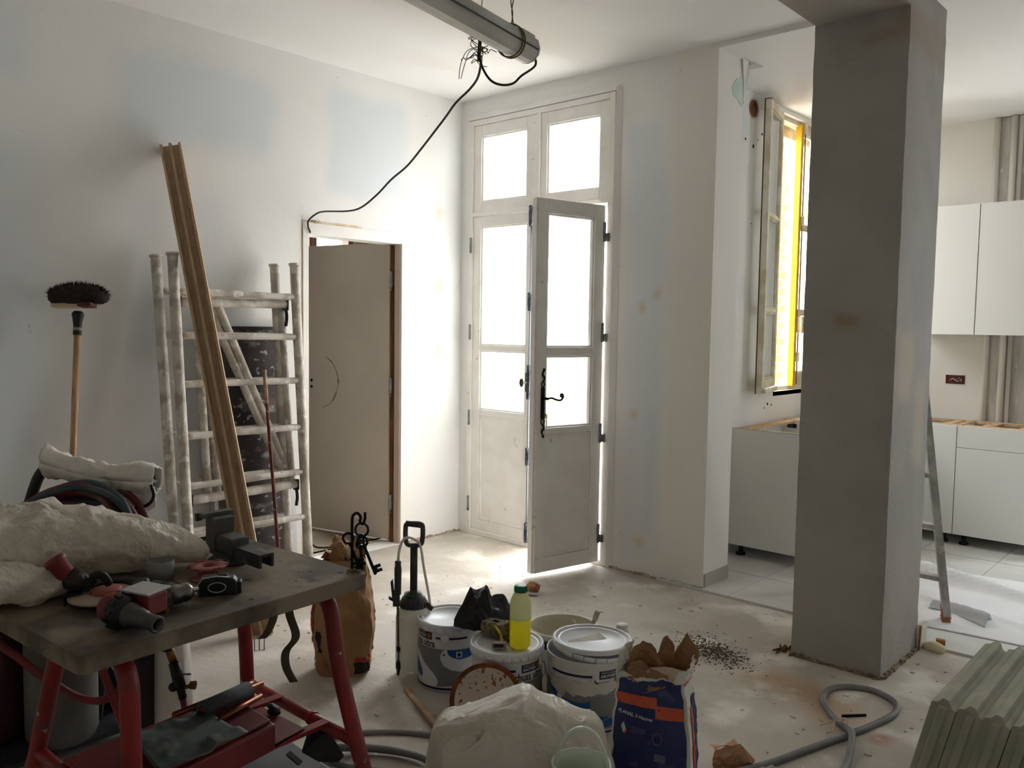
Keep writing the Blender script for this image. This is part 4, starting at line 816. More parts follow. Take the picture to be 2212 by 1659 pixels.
# reel and tape measure
m_reel = M('dusty_red_plastic', S(128, 40, 38), .55, c2=S(150, 92, 84), sc=18)
rl_ = thing('wire_reel', 'small dusty red plastic reel on the bench, behind the tape measure', 'reel', (-2.125, 1.135, .8))
MB().lathe([(.017, .003), (.048, 0), (.05, .003), (.048, .006), (.03, .007), (.026, .012), (.026, .026), (.03, .031), (.048, .032), (.05, .035), (.047, .038), (.017, .036), (.017, .003)], (-2.125, 1.135, .8), n=28).build('spool', m_reel, rl_)
for k in range(6): a = k*pi/3; MB().obox((-2.125+.046*cos(a), 1.135+.046*sin(a), .836), (.006*cos(a), .006*sin(a), 0), (-.008*sin(a), .008*cos(a), 0), (0, 0, .004)).build('rim_tab', m_reel, rl_)
tp = thing('tape_measure', 'black and silver tape measure on the bench in front of the red reel', 'tape measure', (-1.985, 1.085, .8))
td = V(.55, .835, 0).normalized(); tn = V(td.y, -td.x, 0); c0 = V(-1.985, 1.085, .80)
prof = [(-.048, .0), (.044, .0), (.050, .008), (.050, .034), (.040, .044), (.0, .05), (-.036, .047), (-.048, .036)]
MB().prism([c0+td*x+V(0, 0, z)-tn*.02 for x, z in prof], tn*.04).build('body', m_blk, tp, bevel=.006, seg=3)
m_sil = M('silver_trim', S(176, 176, 172), .4, .5)
ov = [c0+V(0, 0, .023)+tn*.0215+td*(.021*cos(a)*(1 if abs(cos(a)) < .8 else 1.02))+V(0, 0, .0125*sin(a)) for a in [2*pi*k/28 for k in range(28)]]; MB().tube(ov, .0016, 6, closed=True).build('label_ring', m_sil, tp)
MB().tube([c0+td*x+V(0, 0, z)+tn*.018 for x, z in ((-.044, .004), (-.047, .03), (-.034, .047), (.0, .051), (.03, .047))], .0022, 6).build('side_trim', m_sil, tp)
MB().obox(c0+td*.012+V(0, 0, .05), td*.012, tn*.008, V(0, 0, .003)).build('lock_button', m_blk, tp, bevel=.002)
mb = MB(); mb.obox(c0+td*.054+V(0, 0, .018), td*.006, tn*.016, V(0, 0, .016)); mb.build('end_bumper', m_blk, tp, bevel=.004)
mb = MB(); mb.tube([(-2.175, 1.06, .803), (-2.08, 1.05, .8025), (-1.98, 1.03, .8025)], .002, 6); tag(mb.build('welding_rod', M('rusty_wire', S(130, 92, 60), .7)), 'thin rusty wire lying on the bench left of the tape measure', 'wire')
# angle grinder with a big disc
gr = thing('angle_grinder', 'dirty red angle grinder with a pale disc, on the near left of the bench', 'grinder', (-2.14, .85, .8))
m_grd = M('dirty_red_tool', S(126, 40, 38), .5, c2=S(96, 34, 34), sc=12, spots=[(S(150, 120, 110), 16, .62, .7, 4, .6)]); m_gdk = M('grimy_dark_metal', S(54, 48, 44), .55, .4, c2=S(34, 30, 28), sc=12)
gc0 = V(-2.125, .865, .822); tz = V(.10, -.06, 1).normalized()
MB().lathe([(0, -.002), (.088, -.004), (.09, 0), (.088, .003), (.05, .004), (0, .002)], gc0, tz, 36).build('disc', M('worn_abrasive_disc', S(140, 104, 88), .8, c2=S(168, 150, 134), sc=10), gr)
MB().lathe([(.092, -.012), (.096, -.012), (.098, .008), (.09, .012), (.055, .013)], gc0-tz*.004, tz, 30, a0=radians(60), a1=radians(250)).build('guard', m_gdk, gr, solid=.002)
MB().lathe([(0, .004), (.036, .004), (.036, .010), (.024, .014), (0, .014)], gc0, tz, 24).build('flange', M('pale_red_flange', S(150, 78, 68), .6), gr)
mb = MB(); mb.ball(gc0+V(-.055, -.055, .032), .04, .03, .026, 16, 10); mb.cyl(gc0+V(-.02, -.03, .018), gc0+V(-.06, -.06, .045), .016, .024); mb.tube(smooth_path([gc0+V(-.02, -.025, .03), gc0+V(.0, -.03, .05), gc0+V(.015, -.015, .05), gc0+V(.012, .0, .025)], 4), .010, 10); mb.build('gear_head', m_gdk, gr)
mb = MB(); mb.lathe([(0, 0), (.018, 0), (.022, .012), (.023, .045), (.027, .05), (.027, .058), (.02, .066), (0, .066)], gc0+V(-.062, -.065, .036), (-.35, -.45, .82), 16); mb.build('side_handle', m_grd, gr)
# red pressure torch with ribbed collar and grey nozzle
tt_ = thing('hot_air_tool', 'red tool with a black ribbed collar and grey stepped nozzle over the bench edge', 'power tool', (-1.86, .85, .8))
n0 = V(-1.915, .80, .845); nd = V(.93, .30, -.12).normalized()
MB().ball(n0-nd*.012, .034, .034, .036, 18, 12).build('motor_housing', m_grd, tt_)
mb = MB(); mb.lathe([(.02, 0), (.036, .0), (.040, .01), (.039, .022), (.034, .034), (.028, .038)], n0, nd, 20)
for k in range(12):
    a = 2*pi*k/12; u_ = nd.orthogonal().normalized(); b_ = nd.cross(u_); q = n0+nd*.014+(u_*cos(a)+b_*sin(a))*.040; mb.obox(q, nd*.010, (u_*cos(a)+b_*sin(a))*.003, (b_*cos(a)-u_*sin(a))*.004)
mb.build('ribbed_collar', m_blk, tt_)
MB().lathe([(.027, .03), (.028, .05), (.0245, .052), (.0245, .066), (.022, .068), (.021, .084), (.0185, .086), (.0175, .118), (.0195, .12), (.0195, .127), (.014, .127), (.013, .11)], n0, nd, 20).build('nozzle', M('grey_nozzle', S(96, 92, 86), .5, .4, c2=S(76, 72, 68), sc=14), tt_)
mb = MB(); mb.obox(n0+V(.010, .062, .008), V(.036, .012, 0), V(-.012, .030, 0), V(0, 0, .026)); mb.build('red_block', m_grd, tt_, bevel=.006); mb = MB(); mb.obox(n0+V(.010, .062, .037), V(.040, .014, 0), V(-.014, .034, 0), V(0, 0, .0025)); mb.build('block_cap', m_sil, tt_, bevel=.001)
# brass and chrome chuck
ck = thing('brass_regulator', 'grimy brass fitting with a chrome chuck, right of the red block', 'fitting', (-1.95, .93, .8))
c0 = V(-1.975, .925, .826)
mb = MB(); mb.obox(c0, (.03, .018, 0), (-.014, .024, 0), (0, 0, .018)); mb.cyl(c0+V(-.03, -.02, .012), c0+V(-.035, -.03, .045), .02); mb.obox(c0+V(-.02, .0, .026), (.016, .004, 0), (-.004, .018, 0), (0, 0, .012)); mb.build('valve_body', m_gdk, ck, bevel=.004)
mb = MB(); mb.lathe([(0, 0), (.016, 0), (.016, .018), (.012, .02), (.012, .03), (.018, .032), (.018, .04), (0, .04)], c0+V(.025, -.002, -.0255), (0, 0, 1), 6, smooth=False); mb.build('brass_nut', m_brass, ck)
cd_ = V(.25, .95, .12).normalized(); mb = MB(); mb.lathe([(.010, 0), (.024, .002), (.025, .02), (.022, .03), (.024, .032), (.022, .046), (.010, .056), (.006, .056), (.006, .068), (0, .068)], c0+V(.005, .026, .002), cd_, 20); mb.build('chuck', M('worn_chrome', S(160, 158, 150), .3, .9, c2=S(110, 108, 102), sc=20), ck)
# ---------------- iron key hook at the corner
kh = thing('iron_hook', 'upright black iron hook on a foot at the right corner of the bench', 'hook', (-1.905, 1.452, .8))
hb_ = V(-1.905, 1.452, .80); rt_ = V(.743, .669, 0)
mb = MB(); mb.tube(smooth_path([hb_+V(0, 0, .002), hb_+V(0, 0, .08), hb_+V(0, 0, .148), hb_+rt_*.006+V(0, 0, .163), hb_+rt_*.016+V(0, 0, .166), hb_+rt_*.024+V(0, 0, .155), hb_+rt_*.022+V(0, 0, .142), hb_+rt_*.030+V(0, 0, .136), hb_+rt_*.036+V(0, 0, .150), hb_+rt_*.036+V(0, 0, .170)], 6), .0042, 8); mb.build('rod', m_iron, kh)
MB().lathe([(0, 0), (.013, 0), (.013, .004), (.007, .008), (0, .008)], hb_, n=14).build('foot', M('dull_brass_foot', S(110, 98, 70), .5, .5), kh)
def ring_pts(c, r_, ax, n=20):
    ax = V(ax).normalized(); u_ = ax.orthogonal().normalized(); b_ = ax.cross(u_); return [V(c)+u_*(r_*cos(2*pi*k/n))+b_*(r_*sin(2*pi*k/n)) for k in range(n)]
kr = thing('key_ring', 'black iron ring hanging in the hook, carrying the old keys', 'ring', tuple(hb_+rt_*.026+V(0, 0, .10)))
MB().tube(ring_pts(hb_+rt_*.027+V(0, 0, .119), .019, V(.5, -.8, .1)), .0032, 8, closed=True).build('ring', m_iron, kr)
MB().tube(ring_pts(hb_+rt_*.025+V(.004, -.004, .095), .012, V(.9, .2, .2)), .0034, 8, closed=True).build('link', m_iron, kr)
def key(label, p, d_, L_, bitdir, bits=2, bow=.014):
    t = thing('old_key', label, 'key', tuple(p), group='old iron keys on the hook'); p = V(p); d_ = V(d_).normalized(); bd = V(bitdir); bd = (bd-d_*bd.dot(d_)).normalized(); nn_ = d_.cross(bd)
    MB().tube(ring_pts(p+d_*bow, bow, nn_), .0034, 8, closed=True).build('bow', m_iron, t)
    mb = MB(); mb.tube([p+d_*bow*2, p+d_*(bow*2+.006), p+d_*(bow*2+.008), p+d_*(L_-.004), p+d_*L_], [.0045, .006, .0042, .0048, .0045], 8); mb.build('shank', m_iron, t)
    mb = MB()
    for k in range(bits): q = p+d_*(L_-.008-k*.013); mb.obox(q+bd*.012, bd*.011, d_*.0045, nn_*.0022)
    mb.obox(p+d_*(L_-.0145)+bd*.006, bd*.005, d_*.011, nn_*.0022); mb.build('bit', m_iron, t)
key('longest old iron key, slanting out to the right of the hook', hb_+rt_*.024+V(0, 0, .098), rt_*.40+V(0, 0, -1), .115, rt_, 2)
key('old iron key hanging straight down behind the hook rod', hb_+rt_*.020+V(-.008, .008, .085), rt_*.10+V(0, 0, -1), .085, -rt_, 2, .011)
key('old iron key with its bow sticking out left of the hook rod', hb_-rt_*.016+V(0, 0, .108), rt_*.36+V(0, 0, -1), .105, rt_, 2, .015)
# leather straps hanging below the bench
m_lea = M('worn_strap', S(92, 84, 70), .8, c2=S(70, 62, 52), sc=12)
st = thing('buckled_strap', 'worn grey-brown strap with a buckle dangling under the bench edge', 'strap', (-2.12, 1.32, .5))
def ribbon(path, wv, w0, th=.002):
    P = smooth_path(path, 6); mb = MB(); wv = V(wv).normalized()
    mb.grid(lambda u, v: P[min(int(round(v*(len(P)-1))), len(P)-1)]+wv*(u-.5)*w0, 1, len(P)-1); return mb
ribbon([(-2.105, 1.33, .757), (-2.108, 1.328, .66), (-2.118, 1.316, .61), (-2.13, 1.302, .585)], (.7, .7, .1), .024).build('strap', m_lea, st, solid=.003)
ribbon([(-2.085, 1.355, .757), (-2.08, 1.36, .66), (-2.065, 1.372, .59), (-2.085, 1.352, .545), (-2.085, 1.352, .50), (-2.065, 1.365, .455)], (.7, .7, .1), .024).build('strap', m_lea, st, solid=.003)
mb = MB(); c = V(-2.136, 1.296, .568); rv = V(.7, .7, .1).normalized(); mb.tube([c+rv*.014+V(0, 0, .018), c+rv*.014-V(0, 0, .018), c-rv*.014-V(0, 0, .018), c-rv*.014+V(0, 0, .018)], .0018, 6, closed=True); mb.tube([c+V(0, 0, .018), c-V(0, 0, .018)], .0016, 6); mb.build('buckle', m_steel, st)
# welding torch hanging under the bench
wt = thing('welding_torch', 'black welding torch with red hose and brass valves hanging below the bench', 'torch', (-2.36, 1.16, .3))
T = [V(-2.385, 1.14, .60), V(-2.382, 1.141, .545), V(-2.375, 1.146, .52), V(-2.366, 1.152, .49), V(-2.350, 1.162, .42), V(-2.342, 1.166, .385), V(-2.334, 1.170, .34)]
MB().tube([T[0]+V(-.02, -.02, .15), T[0], T[1]], .013, 10).build('red_hose', m_hr, wt)
MB().tube([T[1], T[2], T[3]], [.011, .013, .012], 10).build('brass_ferrule', m_brass, wt); MB().tube([T[1]+V(0, 0, .004), T[1]-V(0, 0, .018)], .017, 8).build('collar', m_gdk, wt)
MB().tube([T[3], T[4]], [.016, .017], 12).build('grip', m_blk, wt)
mb = MB(); mb.tube([T[4], T[5]], .012, 10); mb.ball(T[4]+V(-.014, -.014, -.002), .014); mb.build('valve_block', m_gdk, wt)
mb = MB(); mb.cyl(T[4]+V(.005, .005, -.006), T[4]+rt_*.035+V(0, 0, .004), .006); mb.lathe([(0, 0), (.012, 0), (.013, .016), (0, .016)], T[4]+rt_*.03+V(0, 0, .004), rt_, 8, smooth=False); mb.build('valve_knob', m_brass, wt)
MB().tube([T[3]+rt_*.01+V(0, 0, -.035), T[3]+rt_*.05+V(0, 0, -.034)], .003, 6).build('lever', m_steel, wt)
MB().tube([T[5], T[6], T[6]+V(.006, .004, -.06)], [.010, .008, .004], 10).build('red_tube', m_hr, wt)
# ================================================================== paint buckets
m_tin = M('white_tinplate', S(212, 212, 212), .38, .0, c2=S(198, 198, 199), sc=5, spec=.6)
m_lid = M('grey_white_lid', S(220, 222, 225), .42, .0, c2=S(206, 208, 211), sc=4, spec=.6)
m_navy = M('navy_print', S(24, 22, 62), .5); m_blue = M('blue_print', S(18, 76, 140), .45); m_grey = M('grey_print', S(122, 122, 120), .5); m_white = M('white_print', S(216, 216, 216), .5); m_black = M('black_print', S(26, 26, 30), .5); m_orange = M('orange_print', S(196, 120, 40), .5)
def cyl_fill(mb, poly, c, r_, th0, dphi=3.0):
    """fill a polygon of (degrees, height) on the outside of a cylinder"""
    lo = min(p[0] for p in poly); hi = max(p[0] for p in poly); n = max(1, int((hi-lo)/dphi)+1); ph = sorted(set([lo+(hi-lo)*i/n for i in range(n+1)]+[p[0] for p in poly]))
    def cross(x):
        o = []
        for i in range(len(poly)):
            (x0, z0), (x1, z1) = poly[i], poly[(i+1) % len(poly)]
            if (x0 <= x < x1) or (x1 <= x < x0): o.append(z0+(z1-z0)*(x-x0)/(x1-x0))
        return sorted(o)
    rr = r_ if callable(r_) else (lambda z: r_)
    def P(d, z): a = th0+radians(d); return V(c[0]+cos(a)*rr(z), c[1]+sin(a)*rr(z), c[2]+z)
    for a, b in zip(ph[:-1], ph[1:]):
        if b-a < 1e-6: continue
        ca, cb = cross(a+1e-5*(b-a)), cross(b-1e-5*(b-a))
        if len(ca) != len(cb): continue
        for k in range(0, len(ca)-1, 2): mb.add([P(a, ca[k]), P(b, cb[k]), P(b, cb[k+1]), P(a, ca[k+1])], [(0, 1, 2, 3)], True)
def cyl_text(mb, body, size, c, r_, th0, d0, z0, bold=False, sx=1.0):
    vs_, fs = text_tris(body, size, bold, 'LEFT'); rr = r_ if callable(r_) else (lambda z: r_)
    o = []
    for x, y in vs_: a = th0+radians(d0)+x*sx/rr(z0); o.append(V(c[0]+cos(a)*rr(z0+y), c[1]+sin(a)*rr(z0+y), c[2]+z0+y))
    mb.add(o, fs)
def smooth2(poly, k=5): return [(p.x, p.y) for p in smooth_path([(a, b*200, 0) for a, b in poly], k, closed=True)] if 0 else [(p.x, p.y/200) for p in smooth_path([(a, b*200, 0) for a, b in poly], k, closed=True)]
def lug_lid(parent, c, r_, ax=(0, 0, 1), n=26, mat=None, lift=0):
    ax = V(ax).normalized()
    L_ = MB().lathe([(0, -.006), (r_*.82, -.006), (r_*.84, -.001), (r_*.90, -.001), (r_*.92, -.008), (r_*.955, -.008), (r_*.965, .004), (r_*1.0, .006), (r_*1.03, .0), (r_*1.03, -.012)], c, ax, 56).build('lid', mat or m_lid, parent)
    u_ = V(1, 0, 0); u_ = (u_-ax*u_.dot(ax)).normalized(); b_ = ax.cross(u_)
    for k in range(n):
        a0 = 2*pi*(k+.025)/n; a1 = 2*pi*(k+.975)/n; mb = MB(); P = []
        for j in range(5):
            a = a0+(a1-a0)*j/4; dr = u_*cos(a)+b_*sin(a); P.append(dr)
        out = 1.030+.005*random.random(); dz = -.026-.003*random.random()
        vs_ = [V(c)+d*r_*1.033+ax*-.010 for d in P]+[V(c)+P[j]*r_*(out-.002*(abs(j-2) == 2))+ax*(dz+.0015*(abs(j-2) == 2)) for j in range(5)]
        mb.add(vs_, [(j, j+1, j+6, j+5) for j in range(4)], True); mb.build('lug', mat or m_lid, L_, solid=.0012)
    return L_
def handle_wire(parent, c, r_, h, th, drop=True):
    for s_ in (0, pi):
        a = th+s_; q = V(c[0]+cos(a)*r_, c[1]+sin(a)*r_, c[2]+h-.05); MB().lathe([(0, .006), (.012, .006), (.016, .0), (.018, -.001)], q, (cos(a), sin(a), 0), 14).build('handle_ear', m_lid, parent)
    P = []
    for k in range(25):
        f = pi*k/24; a = th+f; P.append(V(c[0]+cos(a)*(r_+.010), c[1]+sin(a)*(r_+.010), c[2]+h-.05-sin(f)*.165))
    if drop: MB().tube(P, .0018, 6).build('wire_handle', m_steel, parent)
def print_label(parent, c, r_, th0, off, swirl=True):
    R = lambda z: r_+.0006; O = [(d+off) for d in (0,)][0]
    def poly(name, mat, pts, dr=0, sm=True):
        mb = MB(); cyl_fill(mb, [(d+off, z) for d, z in (smooth2(pts) if sm else pts)], c, r_+.0006+dr, th0); mb.build(name, mat, parent)
    poly('navy_band', m_navy, [(-120, .012), (190, .012), (190, .021), (-120, .021)], 0, False)
    poly('grey_wave', m_grey, [(-130, .03), (-130, .182), (135, .182), (135, .155), (112, .10), (105, .032), (64, .026)], 0, False)
    if swirl: poly('white_swirl', m_white, [(8, .16), (20, .145), (36, .115), (54, .085), (64, .06), (66, .04), (60, .024), (40, .026), (22, .03), (6, .04), (6, .1)], .0003)
    if swirl: poly('blue_drop', m_blue, [(10, .125), (18, .112), (28, .088), (33, .065), (28, .047), (18, .052), (8, .06)], .0006)
    poly('white_disc', m_white, [(78, .182), (72, .165), (70, .142), (76, .115), (90, .096), (108, .088), (124, .092), (132, .12), (132, .182)], .0003, False)
    poly('blue_swoosh', m_blue, [(82, .181), (134, .181), (132, .15), (120, .143), (104, .139), (92, .148), (84, .162)], .0006, False)
    poly('white_icon', m_white, [(98, .148), (108, .148), (108, .172), (98, .172)], .0009, False); poly('icon_house', m_navy, [(100, .152), (106, .152), (106, .164), (103, .169), (100, .164)], .0012, False)
    poly('round_icon', m_white, [(77+4.5*cos(k*pi/5), .160+.011*sin(k*pi/5)) for k in range(10)], .0009, False); poly('star_icon', m_navy, [(77+(2.6 if k % 2 else 1.3)*cos(k*pi/5), .160+(.0066 if k % 2 else .0034)*sin(k*pi/5)) for k in range(10)], .0012, False)
    poly('logo_box', m_navy, [(14, .216), (54, .216), (54, .246), (14, .246)], 0, False); poly('logo_corner', m_black, [(42, .216), (54, .216), (54, .246), (42, .246)], .0003, False)
    mb = MB(); cyl_text(mb, 'PEINTURES', .0085, c, R(0)+.0006, th0, 17+off, .2390, False, 1.35); cyl_text(mb, 'GAUTHIER', .0155, c, R(0)+.0006, th0, 16+off, .2265, True, .82); mb.build('logo_text', m_white, parent)
    mb = MB(); ring = [(48+4.2*cos(k*pi/8), .231+.0105*sin(k*pi/8)) for k in range(17)]
    cyl_fill(mb, [(d+off, z) for d, z in ring[:-1]], c, r_+.0012, th0, 1.5); lm = mb.build('logo_emblem', m_orange, parent)
    mb = MB(); cyl_text(mb, 'G', .014, c, r_+.0016, th0, 46.2+off, .231, True); mb.build('emblem_letter', m_black, parent)
    for a, b in ((62, 118), (-60, 4)): poly('navy_stripe', m_navy, [(a, .222), (b, .222), (b, .231), (a, .231)], 0, False)
    mb = MB(); cyl_text(mb, 'chuss ultra', .040, c, R(0), th0, 2+off, .1990, True, .80); mb.build('product_text', m_black, parent)
    mb = MB(); cyl_text(mb, 'peinture professionnelle d\'aspect velours', .0075, c, R(0), th0, 8+off, .1865, False, 1.0); cyl_text(mb, 'murs et plafonds', .0075, c, R(0), th0, 34+off, .1855, False, 1.0) if 0 else None; mb.build('small_text', m_black, parent)
def bucket(label, c, r_, h, off, lid=True, group='white paint buckets', taper=.0):
    t = thing('paint_bucket', label, 'bucket', c, group=group); x, y, z = c
    MB().lathe([(0, .006), (r_*.94, .006), (r_*.95, 0), (r_*.98, .002), (r_*.985, .012), (r_*.985, h*.55), (r_*.995, h*.56), (r_*.985, h*.575), (r_*.985, h-.03), (r_*1.0, h-.026), (r_*1.0, h-.004), (r_*1.01, h), (r_*.985, h), (r_*.97, h-.02), (r_*.97, .01), (0, .01)], c, n=56).build('body', m_tin, t)
    print_label(t, c, r_*.985+.0006, atan2(-y, -x), off, lid)
    if lid: lug_lid(t, V(c)+V(0, 0, h), r_)
    return t
random.seed(21)
b1 = bucket('closed paint bucket standing farthest left, beside the sprayer, black bag on its lid', (-2.515, 2.432, 0), .138, .275, -88)
handle_wire(b1, (-2.515, 2.432, 0), .138, .275, 2.2, False)
b2 = bucket('closed paint bucket in the middle, carrying the yellow bottle and sponges', (-2.125, 2.357, 0), .138, .288, 10)
handle_wire(b2, (-2.125, 2.357, 0), .138, .288, .35)
b3 = bucket('open paint bucket on the right, loose lid on top, plaster down its side', (-1.882, 2.548, 0), .155, .278, 3, lid=False)
handle_wire(b3, (-1.882, 2.548, 0), .155, .278, -2.35+.0)
m_pls = M('dried_plaster', S(200, 196, 188), .85, c2=S(180, 175, 166), sc=9, bump=.4, bsc=40)
th3 = atan2(-2.548, 1.882); c3 = (-1.882, 2.548, 0)
mb = MB(); random.seed(4)
up_ = [(d, .205+.012*fbm((d*.1, 0, 0), 1)) for d in range(-62, 66, 4)]; dn_ = [(d, .132+.03*fbm((d*.06, 3, 0), 1)+.0004*(d+60)) for d in range(62, -63, -4)]
cyl_fill(mb, up_+dn_, c3, .155*.985+.003, th3, 2); mb.build('plaster_smear', m_pls, b3)
mb = MB(); cyl_fill(mb, [(p[0], p[1]) for p in smooth2([(-66, .165), (-52, .16), (-32, .135), (-6, .128), (4, .135), (6, .105), (18, .080), (34, .070), (40, .05), (28, .035), (10, .045), (-18, .075), (-46, .12)])], c3, .155*.985+.0045, th3, 2); mb.build('big_blue_swoosh', m_blue, b3)
mb = MB(); cyl_fill(mb, [(-44, .128), (-36, .128), (-36, .145), (-44, .145)], c3, .155*.985+.005, th3, 2); mb.build('white_patch', m_white, b3)
l3 = thing('bucket_lid', 'loose shiny bucket lid set askew on the open paint bucket', 'lid', (-1.866, 2.556, .280))
lug_lid(l3, V(-1.862, 2.552, .318), .147, (.10, .02, 1), 22)
mb = MB(); mb.prism([(-1.92, 2.47, .3135), (-1.865, 2.44, .3105), (-1.83, 2.60, .3105), (-1.885, 2.62, .316)], (0, 0, .001)); mb.build('plaster_streak', m_pls, l3)
# cream mixing bucket
m_cream = M('cream_plaster_bucket', S(206, 200, 178), .6, c2=S(190, 184, 160), sc=4, spots=[(S(150, 136, 112), 12, .66, .72, 4, .7)])
cb = thing('mixing_bucket', 'open cream bucket with dried plaster, behind the yellow bottle', 'bucket', (-2.15, 2.735, 0)); cc = (-2.15, 2.735, 0)
MB().lathe([(0, .006), (.11, .006), (.115, 0), (.118, .004), (.140, .225), (.147, .228), (.148, .246), (.144, .25), (.139, .246), (.135, .22), (.112, .03), (0, .03)], cc, n=48).build('body', m_cream, cb)
MB().lathe([(.1395, .247), (.1445, .2515), (.1485, .247)], cc, n=48).build('rim', M('pale_rim', S(224, 220, 208), .6), cb)
mb = MB(); mb.lathe([(.1415, .19), (.145, .19), (.1465, .222), (.143, .222)], cc, n=40); mb.build('band', M('dark_band', S(50, 44, 52), .6), cb)
m_stick = M('plastered_stick', S(146, 130, 112), .85, c2=S(196, 186, 168), sc=14)
for nm, lab, a, b, wd in (('stirring_stick', 'plastered stirring stick standing near the middle inside the cream bucket', (-2.13, 2.69, .035), (-2.095, 2.735, .285), .020), ('spatula', 'plaster-caked spatula handle leaning over the far right rim of the cream bucket', (-2.12, 2.78, .035), (-2.02, 2.80, .325), .018)):
    t = thing(nm, lab, 'stick' if nm[0] == 's' and nm[1] == 't' else 'spatula', a); MB().beam(a, b, wd, .008, (0, -1, 0)).build('shaft', m_stick, t, bevel=.003); q = V(a).lerp(V(b), .86); MB().beam(q, b, wd*1.25, .011, (0, -1, 0)).build('grip', m_stick, t, bevel=.004)
# rusty lid leaning on the middle bucket
m_rust = M('rust', S(124, 66, 34), .85, c2=S(88, 50, 30), sc=24)
m_lidin = M('stained_lid_inside', S(202, 186, 170), .6, c2=S(188, 170, 154), sc=5, spots=[(S(120, 66, 38), 62, .60, .65, 2, .95), (S(150, 104, 76), 28, .66, .74, 3, .6)])
rt2 = V(.743, .669, 0); vb_ = V(.667, -.742, 0)
ln_ = (vb_*.93+V(0, 0, .36)).normalized(); lc = V(-2.048, 2.163, .141)
rl3 = thing('rusty_lid', 'round rusty-edged tin lid leaning against the middle paint bucket', 'lid', (-2.04, 2.16, 0))
MB().lathe([(0, 0), (.108, 0), (.112, .004), (.118, .004), (.120, -.004)], lc, ln_, 48).build('inner_face', m_lidin, rl3)
MB().lathe([(.116, .004), (.122, .008), (.130, .010), (.133, .006), (.134, -.008), (.128, -.012), (.118, -.006)], lc, ln_, 56).build('rusty_rim', m_rust, rl3)
MB().lathe([(0, -.003), (.12, -.004)], lc, ln_, 40).build('outer_face', m_lid, rl3)
# bottle with yellow liquid
m_pet = film_mat('cloudy_bottle', S(226, 228, 196), .55, .35); m_liq = film_mat('yellow_liquid', (1.0, .93, .01, 1), .6, .4)
bo = thing('yellow_bottle', 'clear bottle half full of bright yellow liquid with a green cap', 'bottle', (-2.055, 2.352, .2895)); bc_ = V(-2.055, 2.352, .288)
MB().lathe([(0, .002), (.034, .002), (.039, .008), (.0395, .02), (.0395, .118)], bc_, n=32).build('liquid', m_liq, bo); MB().lathe([(0, .118), (.0395, .118)], bc_, n=32).build('liquid_top', m_liq, bo)
MB().lathe([(.0405, .112), (.041, .12), (.041, .165), (.038, .182), (.028, .205), (.022, .213), (.0215, .222)], bc_, n=32).build('body', m_pet, bo)
MB().lathe([(0, .0), (.035, .0), (.0405, .006), (.041, .02), (.041, .116)], bc_, n=32).build('lower_body', glass_mat('bottle_wall', (1, 1, .96, 1)), bo)
mb = MB(); mb.lathe([(.0215, .214), (.0245, .214), (.0245, .236), (.022, .238), (0, .238)], bc_, n=24); 
for k in range(24): a = 2*pi*k/24; mb.obox(bc_+V(cos(a)*.0245, sin(a)*.0245, .224), (.0008*cos(a), .0008*sin(a), 0), (-.0012*sin(a), .0012*cos(a), 0), (0, 0, .009))
mb.build('cap', M('green_cap', S(22, 104, 66), .45), bo)
mb = MB(); cyl_fill(mb, [(-92, .03), (-72, .03), (-72, .165), (-92, .165)], bc_, .0416, atan2(-2.352, 2.055), 2); mb.build('back_label', M('dark_green_label', S(30, 60, 50), .5), bo)
# sponges
m_sp = M('grey_sponge', S(128, 116, 92), .95, c2=S(92, 82, 64), sc=60, lo=.45, hi=.55, bump=1.0, bsc=60)
def sponge(label, c, dims, rz, tilt=0):
    mb = MB(); mb.ball((0, 0, 0), 1, 1, 1, 40, 26)
    Mx = Matrix.Translation(V(c)) @ Matrix.Rotation(rz, 4, 'Z') @ Matrix.Rotation(tilt, 4, 'Y')
    for i, p in enumerate(mb.v):
        q = V(*[math.copysign(abs(k)**.28, k) for k in p]); m = max(abs(q.x), abs(q.y), abs(q.z)); q = V(q.x*dims[0], q.y*dims[1], q.z*dims[2]); q *= 1+.03*fbm(q, 60); hole_ = fbm(q, 90, 2, 4); q *= (1-.06*max(0, hole_)); mb.v[i] = Mx @ q
    o = mb.build('sponge', m_sp); tag(o, label, 'sponge', 'sponges on the bucket')
sponge('larger brown-grey sponge lying at the back of the middle bucket lid', (-2.198, 2.372, .3195), (.055, .036, .028), radians(10))
sponge('smaller sponge propped on the first one, touching the yellow bottle', (-2.128, 2.376, .322), (.036, .022, .032), radians(40), .5)
mb = MB(); mb.grid(lambda u, v: V(-2.165+.035*u+.012*v, 2.322+.012*sin(3*u), .345-.052*u+.006*sin(4*v))+V(.012*v, -.006*v, .018*v-.02*v*v), 12, 6); tag(mb.build('yellow_scrap', M('yellow_plastic', S(206, 190, 70), .5), solid=.002), 'curled yellow plastic scrap tucked against the sponges', 'scrap')
eb_ = thing('sanding_block', 'small pinkish rubber block on the middle lid in front of the sponges', 'block', (-2.105, 2.290, .2895)); mb = MB(); mb.obox((-2.105, 2.290, .3005), (.020, .018, 0), (.009, -.010, 0), (0, 0, .010)); mb.build('block', M('pinkish_rubber', S(160, 132, 124), .8), eb_, bevel=.003); MB().obox((-2.099, 2.281, .3015), (.014, .0126, 0), (.004, -.0045, 0), (0, 0, .006)).build('cutout', m_dark, eb_)
